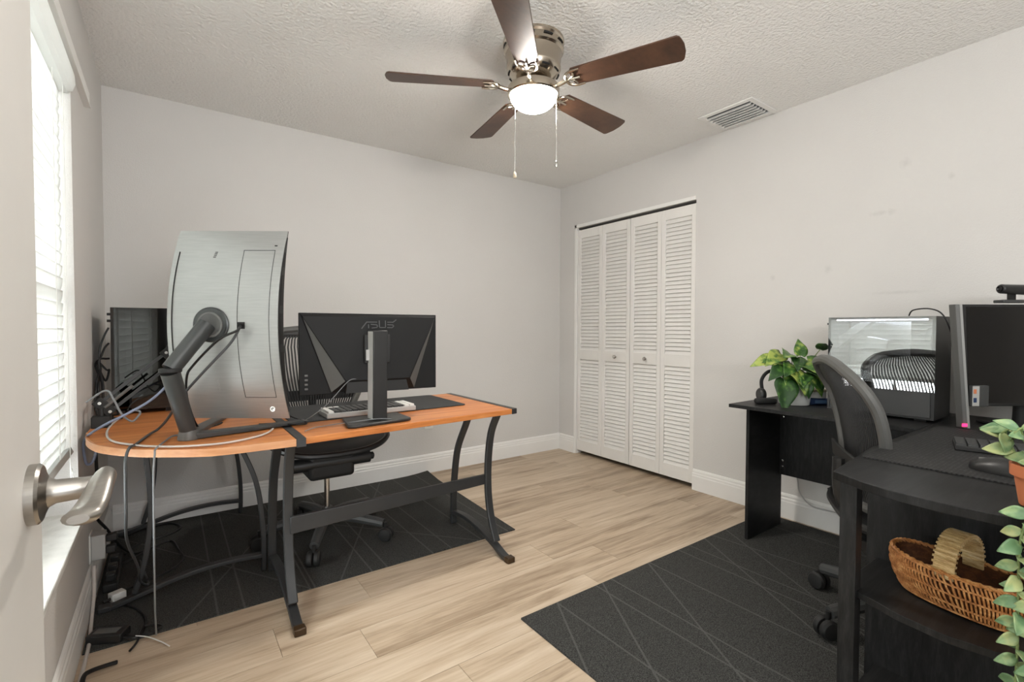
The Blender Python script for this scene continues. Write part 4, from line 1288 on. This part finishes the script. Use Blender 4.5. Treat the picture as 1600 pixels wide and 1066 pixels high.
for q in range(2):
    z = sz + 0.07 + q * 0.14
    fm = MB().lathe([(0.062, -0.010), (0.064, 0), (0.062, 0.010), (0.056, 0.010), (0.056, -0.010)], (cx0 + 0.10, cy0 + 0.035, z), 28, (0, 1, 0))
    fo = fm.build('fan', 'matte_black', pr)
    for b in range(7):
        a = 2 * PI * b / 7
        dd = Vector((math.cos(a), 0, math.sin(a)))
        MB().obox(Vector((cx0 + 0.10, cy0 + 0.035, z)) + dd * 0.032, dd * 0.022, Vector((-dd.z, 0, dd.x)) * 0.011 + Vector((0, 0.005, 0)), (0, 0.0008, 0)).build('fan_blade', 'dark_grey_plastic', fo, smooth=0)
MB().bx(cx0 + 0.012, cx0 + 0.020, cy0 + 0.03, cy1 - 0.03, cz1 - 0.016, cz1 - 0.0105).build('fill_strip', 'case_fill', pr)  # glowing strip added to brighten the parts inside the case
for y in (cy0 + 0.05, cy1 - 0.05):
    MB().bx(cx0 + 0.02, cx1 - 0.02, y - 0.02, y + 0.02, TT + 0.0005, cz0).build('foot', 'black_plastic', pr)
MB().cyl((cx0 + 0.02, cy1, cz1 - 0.03), (cx0 + 0.02, cy1 + 0.012, cz1 - 0.03), 0.005, n=12).build('thumb_screw', 'black_plastic', pr)
cable([(2.62, 0.70, 1.192), (2.60, 0.68, 1.215), (2.58, 0.62, 1.218), (2.57, 0.575, 1.19), (2.60, 0.55, 1.10)], 0.0028, 'cable_black', 'webcam_cable', 'thin black cable arching over the clear computer case')

# right monitor
rm = thing('corner_monitor', 'black monitor in the desk corner with grey left edge', 'monitor', (2.66, 0.42, TT))
q0 = Vector((2.548, 0.508, 0))
lean = 0.035


def rpt(u, z, s=0.0):
    return q0 + mr * u + Fh * (s + lean * (z - 0.83)) + Vector((0, 0, z))


MB().rings([[rpt(0.012, 0.83, 0), rpt(0.56, 0.83, 0), rpt(0.56, 0.83, 0.03), rpt(0.012, 0.83, 0.03)], [rpt(0.004, 1.232, 0), rpt(0.56, 1.232, 0), rpt(0.56, 1.232, 0.03), rpt(0.004, 1.232, 0.03)]]).build('panel', 'matte_black', rm, bevel=0.003)
MB().rings([[rpt(0.028, 0.842, -0.001), rpt(0.55, 0.842, -0.001), rpt(0.55, 1.222, -0.001), rpt(0.02, 1.222, -0.001)], [rpt(0.028, 0.842, 0), rpt(0.55, 0.842, 0), rpt(0.55, 1.222, 0), rpt(0.02, 1.222, 0)]]).build('screen', 'screen', rm)
for nm_, oa, wa, mt_ in (('side_edge', 0.0, 0.012, 'chair_grey'), ('bezel_edge', 0.0122, 0.011, 'mid_grey_light')):
    MB().rings([[rpt(0.006 + oa + a_, 0.742, b_) for a_, b_ in ((0, 0), (wa, -0.006), (wa, 0.03), (0, 0.03))], [rpt(-0.022 + oa + a_, 1.232, b_) for a_, b_ in ((0, 0), (wa, -0.006), (wa, 0.03), (0, 0.03))]]).build(nm_, mt_, rm, bevel=0.002)
MB().obox(rpt(0.006, 0.756, -0.006), mr * 0.009, (0, 0, 0.006), Fh * 0.002).build('status_light', 'red_led', rm, label='small pink status light')
MB().obox(rpt(0.058, 0.872, -0.010), mr * 0.032, (0, 0, 0.041), Fh * 0.009).build('port_hub', 'dark_grey_plastic', rm, bevel=0.002)
MB().obox(rpt(0.038, 0.872, -0.0195), mr * 0.013, (0, 0, 0.039), Fh * 0.0008).build('hub_face', 'light_grey_plastic', rm)
for dz, m_ in ((0.018, 'red_led'), (-0.016, 'blue_plastic')):
    MB().obox(rpt(0.034, 0.872 + dz, -0.0206), mr * 0.006, (0, 0, 0.009), Fh * 0.0006).build('port', 'terracotta' if m_ == 'red_led' else m_, rm, bevel=0.001)
MB().cyl(rpt(0.30, 0.745, 0.07), rpt(0.30, 1.0, 0.05), 0.022).build('stand_post', 'matte_black', rm)
MB().obox(rpt(0.30, TT + 0.008, 0.05), mr * 0.12, Fh * 0.08, (0, 0, 0.006)).build('stand_base', 'matte_black', rm, bevel=0.004)
MB().tube([rpt(0.09, TT + 0.006, -0.03), rpt(0.17, TT + 0.006, -0.03), rpt(0.172, TT + 0.03, -0.03)], 0.0016, 6, 0).build('light_strip', 'green_led', rm)
wc = thing('webcam', 'black webcam perched on top of the corner monitor', 'webcam', tuple(rpt(0.20, 1.232)))
MB().cyl(rpt(0.135, 1.292, -0.02), rpt(0.235, 1.288, -0.02), 0.018, 0.020, 24).build('body', 'black_plastic', wc, bevel=0.004)
MB().obox(rpt(0.20, 1.262, 0.0), mr * 0.010, (0, 0, 0.014), Fh * 0.008).build('neck', 'matte_black', wc)
MB().obox(rpt(0.20, 1.244, 0.0), mr * 0.052, (0, 0, 0.006), Fh * 0.022).build('clip', 'dark_grey_plastic', wc, bevel=0.003)
MB().lathe([(0.012, 0), (0.012, 0.004), (0.008, 0.004), (0.006, 0.001)], rpt(0.135, 1.292, -0.02), 20, -mr).build('lens', 'screen', wc)
bt = thing('water_bottle', 'pale blue bottle at the right edge of the black desk', 'bottle', (2.42, 0.205, TT))
MB().lathe([(0.030, TT + 0.017), (0.034, TT + 0.022), (0.034, TT + 0.12), (0.026, TT + 0.145), (0.018, TT + 0.15)], (2.46, 0.185, 0), 24).build('body', 'pale_blue', bt)
MB().lathe([(0.019, TT + 0.15), (0.019, TT + 0.172), (0.015, TT + 0.175)], (2.46, 0.185, 0), 20).build('cap', 'white_plastic', bt)
bt.location.z = TT
# white cord on the wall under the desk
cable([(2.99, 1.311, 0.33), (2.99, 1.30, 0.24), (2.985, 1.285, 0.18), (2.978, 1.22, 0.125), (2.978, 1.118, 0.124), (2.978, 1.0, 0.13), (2.978, 0.85, 0.16)], 0.004, 'light_grey_plastic', 'wall_cable', 'grey cord drooping along the wall under the black desk')

# ------------------------------------------------------------------ pothos in white pot
ph = thing('potted_pothos', 'variegated pothos in a white pot on the black desk', 'potted plant', (2.665, 1.185, TT))
PC = Vector((2.665, 1.185, TT))
MB().lathe([(0.066, 0.001), (0.070, 0.003), (0.084, 0.112), (0.0865, 0.118), (0.082, 0.118), (0.079, 0.10)], PC, 40, cap=False).build('pot', 'pot_white', ph)
MB().lathe([(0.001, 0.096), (0.05, 0.100), (0.079, 0.098)], PC, 24, cap=False).build('soil', 'soil', ph)
MB().lathe([(0.066, 0.001), (0.001, 0.002)], PC, 24, cap=False).build('pot_base', 'pot_white', ph)


def leaf_mesh(name, material, L, Wd, parent, heart=True, curl=0.25, fold=0.25, thick=0.0008):
    gr = []
    NL, NW = 10, 6
    for i in range(NL + 1):
        t = i / NL
        if heart:
            w = Wd * (math.sin(PI * min(1, t * 0.93 + 0.05) ** 0.62)) * (1 - 0.25 * t)
        else:
            w = Wd * math.sin(PI * min(1, 0.06 + t * 0.92) ** 0.85)
        w = max(w, Wd * 0.02)
        row = []
        for j in range(NW + 1):
            s = -1 + 2 * j / NW
            z = -curl * L * t * t + fold * w * abs(s) - 0.1 * w * math.sin(t * 9) * s * s
            row.append(Vector((w * s, L * t - (0.10 * L * abs(s) * (1 - t) ** 3 if heart else 0), z)))
        gr.append(row)
    ob = MB().sheet(gr).build(name, material, parent, local=True, smooth=80)
    sd = ob.modifiers.new('solid', 'SOLIDIFY')
    sd.thickness = thick
    return ob


def leaf_matrix(p, d, up):
    d = Vector(d).normalized()
    up = Vector(up)
    x = d.cross(up)
    if x.length < 1e-4:
        x = Vector((1, 0, 0))
    x.normalize()
    z = x.cross(d)
    M_ = Matrix((x, d, z)).transposed().to_4x4()
    M_.translation = p
    return M_


lf0 = leaf_mesh('leaf', 'pothos_leaf', 0.12, 0.046, ph)
lf_first = True
# (image-right, image-depth, height above pot base; direction right, depth, up; scale)
LV = [(-0.10, 0.0, 0.25, -0.9, 0.1, -0.15, 0.95), (-0.06, 0.02, 0.275, -0.75, -0.5, -0.25, 1.0), (-0.02, 0.0, 0.275, -0.5, -0.7, 0.1, 1.05), (0.0, -0.02, 0.26, -0.35, -0.8, -0.3, 0.9),
      (0.03, 0.0, 0.27, 0.15, 0.3, 0.9, 0.75), (0.05, -0.03, 0.245, 0.7, -0.6, -0.25, 1.05), (0.08, 0.0, 0.235, 0.8, -0.3, -0.55, 1.0), (0.03, -0.05, 0.215, 0.5, -0.8, -0.4, 0.95),
      (0.145, 0.02, 0.30, -0.1, -0.75, 0.55, 0.62), (-0.045, -0.04, 0.18, -0.35, -0.7, -0.7, 0.9), (-0.085, -0.07, 0.145, -0.25, -0.55, -0.85, 1.25), (-0.01, -0.07, 0.17, 0.0, -0.6, -0.8, 0.8),
      (0.01, -0.085, 0.145, 0.1, -0.35, -0.9, 0.68), (0.06, -0.05, 0.19, 0.25, -0.5, -0.85, 1.0), (0.085, -0.03, 0.16, 0.75, -0.5, -0.35, 0.85), (0.11, 0.0, 0.215, 0.75, 0.1, -0.65, 0.7),
      (-0.04, 0.05, 0.24, -0.4, 0.7, 0.1, 0.9), (0.05, 0.06, 0.24, 0.4, 0.7, 0.0, 0.9), (-0.07, -0.03, 0.215, -0.8, -0.45, -0.4, 0.95), (0.02, -0.06, 0.185, -0.45, -0.75, -0.35, 0.85),
      (0.0, -0.04, 0.235, 0.3, -0.8, -0.2, 0.9), (-0.03, -0.03, 0.225, -0.6, -0.7, -0.3, 0.9), (0.05, -0.02, 0.215, 0.55, -0.75, -0.3, 0.9), (-0.05, -0.05, 0.20, 0.2, -0.8, -0.5, 0.85), (0.03, -0.05, 0.165, 0.6, -0.6, -0.5, 0.75), (-0.06, 0.0, 0.24, -0.9, -0.2, 0.1, 0.85), (0.07, -0.04, 0.205, 0.3, -0.85, -0.35, 0.85)]
for (a_, b_, h_, dx, dy, dz, sc_) in LV:
    p = mr * a_ + Fh * b_ + Vector((0, 0, h_ - 0.014))
    d = mr * dx + Fh * dy + Vector((0, 0, dz))
    M_ = leaf_matrix(p, d, Vector((0, 0, 1)) - Fh * 0.9) @ Matrix.Scale(sc_ * 1.1, 4)
    if lf_first:
        lf0.matrix_local = M_
        lf_first = False
    else:
        copy_part(lf0, ph, M_)
    base = mr * a_ * 0.25 + Fh * b_ * 0.25 + Vector((0, 0, 0.095))
    MB().tube([base, base * 0.4 + p * 0.6 + Vector((0, 0, 0.02)), p], 0.0022, 6, 4).build('stem', 'stem_green', ph, local=True)

hs = thing('headphones', 'black headphones standing behind the white pot', 'headphones', (2.60, 1.28, TT))
hc = Vector((2.635, 1.275, TT))
MB().tube([hc + mr * -0.06 + Vector((0, 0, 0.06)), hc + mr * -0.065 + Vector((0, 0, 0.12)), hc + mr * -0.03 + Vector((0, 0, 0.165)), hc + mr * 0.03 + Vector((0, 0, 0.165)), hc + mr * 0.06 + Vector((0, 0, 0.12)), hc + mr * 0.058 + Vector((0, 0, 0.06))], 0.009, 10, 6).build('headband', 'matte_black', hs)
for s in (-1, 1):
    MB().lathe([(0.030, 0), (0.036, 0.006), (0.036, 0.022), (0.028, 0.03)], hc + mr * (0.052 * s) + Vector((0, 0, 0.042)), 24, mr * s).build('ear_cup', 'black_plastic', hs, bevel=0.002)
rmte = thing('remote_control', 'small black rounded device lying beside the white pot', 'remote', (2.52, 1.30, TT))
MB().obox((2.545, 1.272, TT + 0.0155), mr * 0.055, Fh * 0.02, (0, 0, 0.0145)).build('body', 'matte_black', rmte, bevel=0.011, seg=3)
MB().obox((2.545, 1.272, TT + 0.0305), mr * 0.02, Fh * 0.006, (0, 0, 0.0008)).build('button', 'dark_grey_plastic', rmte)
bxo = thing('blue_box', 'dark blue box under the white round tub', 'box', (2.775, 1.125, TT))
MB().obox((2.775, 1.125, TT + 0.0165), mr * 0.052, Fh * 0.04, (0, 0, 0.0155)).build('body', 'blue_plastic', bxo, bevel=0.003)
MB().obox(Vector((2.775, 1.125, TT + 0.0165)) - Fh * 0.0405, mr * 0.03, (0, 0, 0.008), Fh * 0.0006).build('label_band', 'pale_blue', bxo)
tb = thing('round_tub', 'white round tub stacked on the dark blue box', 'tub', (2.775, 1.125, TT + 0.0325))
MB().lathe([(0.040, 0.0005), (0.046, 0.004), (0.047, 0.030), (0.045, 0.034)], (2.775, 1.125, TT + 0.0325), 32).build('body', 'white_plastic', tb)
MB().lathe([(0.048, 0.0342), (0.0485, 0.037), (0.0485, 0.043), (0.046, 0.046)], (2.775, 1.125, TT + 0.0325), 32).build('lid', 'beige_card', tb)
bc = thing('small_carton', 'beige carton standing behind the white round tub', 'box', (2.80, 1.20, TT))
MB().obox((2.805, 1.20, TT + 0.051), mr * 0.045, Fh * 0.022, (0, 0, 0.0505)).build('body', 'beige_card', bc, bevel=0.002)
MB().obox((2.805, 1.20, TT + 0.1022), mr * 0.044, Fh * 0.006, (0, 0, 0.0006)).build('flap_seam', 'cable_white', bc)

# ------------------------------------------------------------------ wicker basket
bk = thing('wicker_basket', 'boat-shaped wicker basket with wrapped handle on the middle shelf', 'basket', (1.640, 0.325, 0.4205))
BC = Vector((1.650, 0.315, 0.4205))
ld = Vector((0.20, 0.98, 0)).normalized()
wd = Vector((ld.y, -ld.x, 0))


def bpt(a, t, off=0.0):
    bul = 1 + 0.10 * math.sin(t * PI * 0.9)
    la = (0.128 + 0.022 * t) * bul + off
    lb = (0.060 + 0.014 * t) * bul + off
    ca, sa_ = math.cos(a), math.sin(a)
    x = la * math.copysign(abs(ca) ** 0.85, ca)
    y = lb * math.copysign(abs(sa_) ** 0.8, sa_)
    return BC + ld * x + wd * y + Vector((0, 0, 0.004 + 0.096 * t + 0.010 * t * ca * ca))


lin_ = MB()
gr = [[bpt(2 * PI * j / 48, i / 8, -0.004) for j in range(49)] for i in range(9)]
lin_.sheet(gr)
lin_.build('liner', 'wicker_dark', bk)
wv = MB()
NSt = 116
for band, (ta, tb_) in enumerate(((0.04, 0.22), (0.22, 0.5), (0.5, 0.76), (0.76, 0.95))):
    for s in range(NSt):
        a = 2 * PI * (s + 0.5 * (band % 2)) / NSt
        pts = [bpt(a + 0.035 * (q - 0.5), ta + (tb_ - ta) * q, 0.0015 + 0.0028 * math.sin(q * PI)) for q in (0, 0.33, 0.66, 1)]
        wv.tube(pts, 0.0025, 5, 0)
wo = wv.build('weave', 'wicker', bk)
wo['kind'] = 'stuff'
for t in (0.03, 0.22, 0.5, 0.76):
    MB().tube([bpt(2 * PI * j / 48, t, 0.002) for j in range(49)], 0.0028, 6, 0).build('weft_band', 'wicker', bk)
rim = MB()
for ph_ in (0, PI):
    rim.tube([bpt(2 * PI * j / 96, 1.0, 0.003 * math.cos(2 * PI * j / 4 + ph_)) + Vector((0, 0, 0.003 * math.sin(2 * PI * j / 4 + ph_))) for j in range(97)], 0.0042, 6, 0)
rim.build('rim', 'wicker', bk)
gr = [[bpt(2 * PI * j / 32, 0.02, -0.004) * (1) if False else BC + (bpt(2 * PI * j / 32, 0.02, -0.004) - BC) * q + Vector((0, 0, 0.002)) for j in range(33)] for q in (0.02, 0.5, 1)]
MB().sheet(gr).build('bottom', 'wicker', bk)
hp = []
for i in range(25):
    t = i / 24
    a = PI * t
    hp.append(BC + wd * (-0.072 * math.cos(a)) + ld * 0.012 + Vector((0, 0, 0.085 + 0.100 * math.sin(a) ** 0.75)))
hd = MB().bar(hp, 0.044, 0.008, ld, 0).build('handle', 'wicker_pale', bk, bevel=0.002)
wr = MB()
for i in range(1, 24):
    p = hp[i]
    tn = (hp[min(i + 1, 24)] - hp[i - 1]).normalized()
    nn = tn.cross(ld).normalized()
    for s_ in (-0.3, 0.2):
        q = p + tn * 0.006 * s_
        wr.tube([q + ld * 0.0235 + nn * 0.0048, q - ld * 0.0235 + nn * 0.0048, q - ld * 0.0235 - nn * 0.0048, q + ld * 0.0235 - nn * 0.0048, q + ld * 0.0235 + nn * 0.0048], 0.0016, 4, 0)
w2 = wr.build('handle_wrap', 'wicker_pale', hd)
w2['kind'] = 'stuff'

# ------------------------------------------------------------------ trailing plant in terracotta pot
tp = thing('trailing_plant', 'trailing succulent in a terracotta pot spilling over the shelf end', 'potted plant', (1.545, 0.185, TT))
TP = Vector((1.562, 0.172, TT))
MB().lathe([(0.036, 0.001), (0.039, 0.003), (0.048, 0.066), (0.055, 0.067), (0.056, 0.092), (0.051, 0.092), (0.049, 0.08)], TP, 32, cap=False).build('pot', 'terracotta', tp)
MB().lathe([(0.038, 0.001), (0.001, 0.002)], TP, 24, cap=False).build('pot_base', 'terracotta', tp)
MB().lathe([(0.001, 0.082), (0.0485, 0.080)], TP, 24, cap=False).build('soil', 'soil', tp)
tl0 = leaf_mesh('leaf', 'trail_leaf', 0.050, 0.0150, tp, heart=False, curl=0.22, fold=0.35, thick=0.0022)
first = True
rnd = random.Random(11)
toward = -Fh
STR = [
    [(0, 0, 0.09), (-0.05, -0.03, 0.12), (-0.105, -0.02, 0.06), (-0.140, 0.0, -0.03), (-0.150, 0.0, -0.14), (-0.145, 0.0, -0.26), (-0.155, 0.0, -0.38), (-0.150, 0.0, -0.50), (-0.14, 0, -0.6)],
    [(0.01, -0.02, 0.09), (-0.04, -0.06, 0.10), (-0.11, -0.05, 0.03), (-0.145, -0.035, -0.08), (-0.150, -0.03, -0.20), (-0.155, -0.035, -0.32), (-0.150, -0.03, -0.44), (-0.15, -0.03, -0.55)],
    [(0, 0.02, 0.09), (0.02, 0.05, 0.15), (0.02, 0.045, 0.165), (0.0, 0.055, 0.155)],
    [(0, 0, 0.09), (-0.01, 0.02, 0.16), (-0.02, 0.02, 0.175), (-0.035, 0.03, 0.165)],
    [(0.02, -0.02, 0.09), (0.01, -0.05, 0.15), (-0.03, -0.09, 0.14), (-0.08, -0.10, 0.05), (-0.14, -0.08, -0.06), (-0.15, -0.08, -0.2), (-0.15, -0.075, -0.36), (-0.15, -0.075, -0.5)],
]
for st_ in STR:
    pts = crom([Vector(p) for p in st_], 8)
    MB().tube(pts, 0.0024, 6, 0).build('vine', 'stem_green', tp, local=True)
    acc = 0
    idx = 0
    for i in range(1, len(pts) - 1):
        acc += (pts[i] - pts[i - 1]).length
        if acc > 0.0125:
            acc = 0
            tn = (pts[i + 1] - pts[i - 1]).normalized()
            ang = idx * 2.4 + rnd.uniform(-0.4, 0.4)
            u_, v_ = frame_from(tn)
            d = (u_ * math.cos(ang) + v_ * math.sin(ang)) * 0.9 + tn * 0.35 + toward * 0.18
            idx += 1
            M_ = leaf_matrix(pts[i], d, toward + Vector((0, 0, 0.5))) @ Matrix.Scale(rnd.uniform(0.65, 1.05), 4)
            if first:
                tl0.matrix_local = M_
                first = False
            else:
                copy_part(tl0, tp, M_)
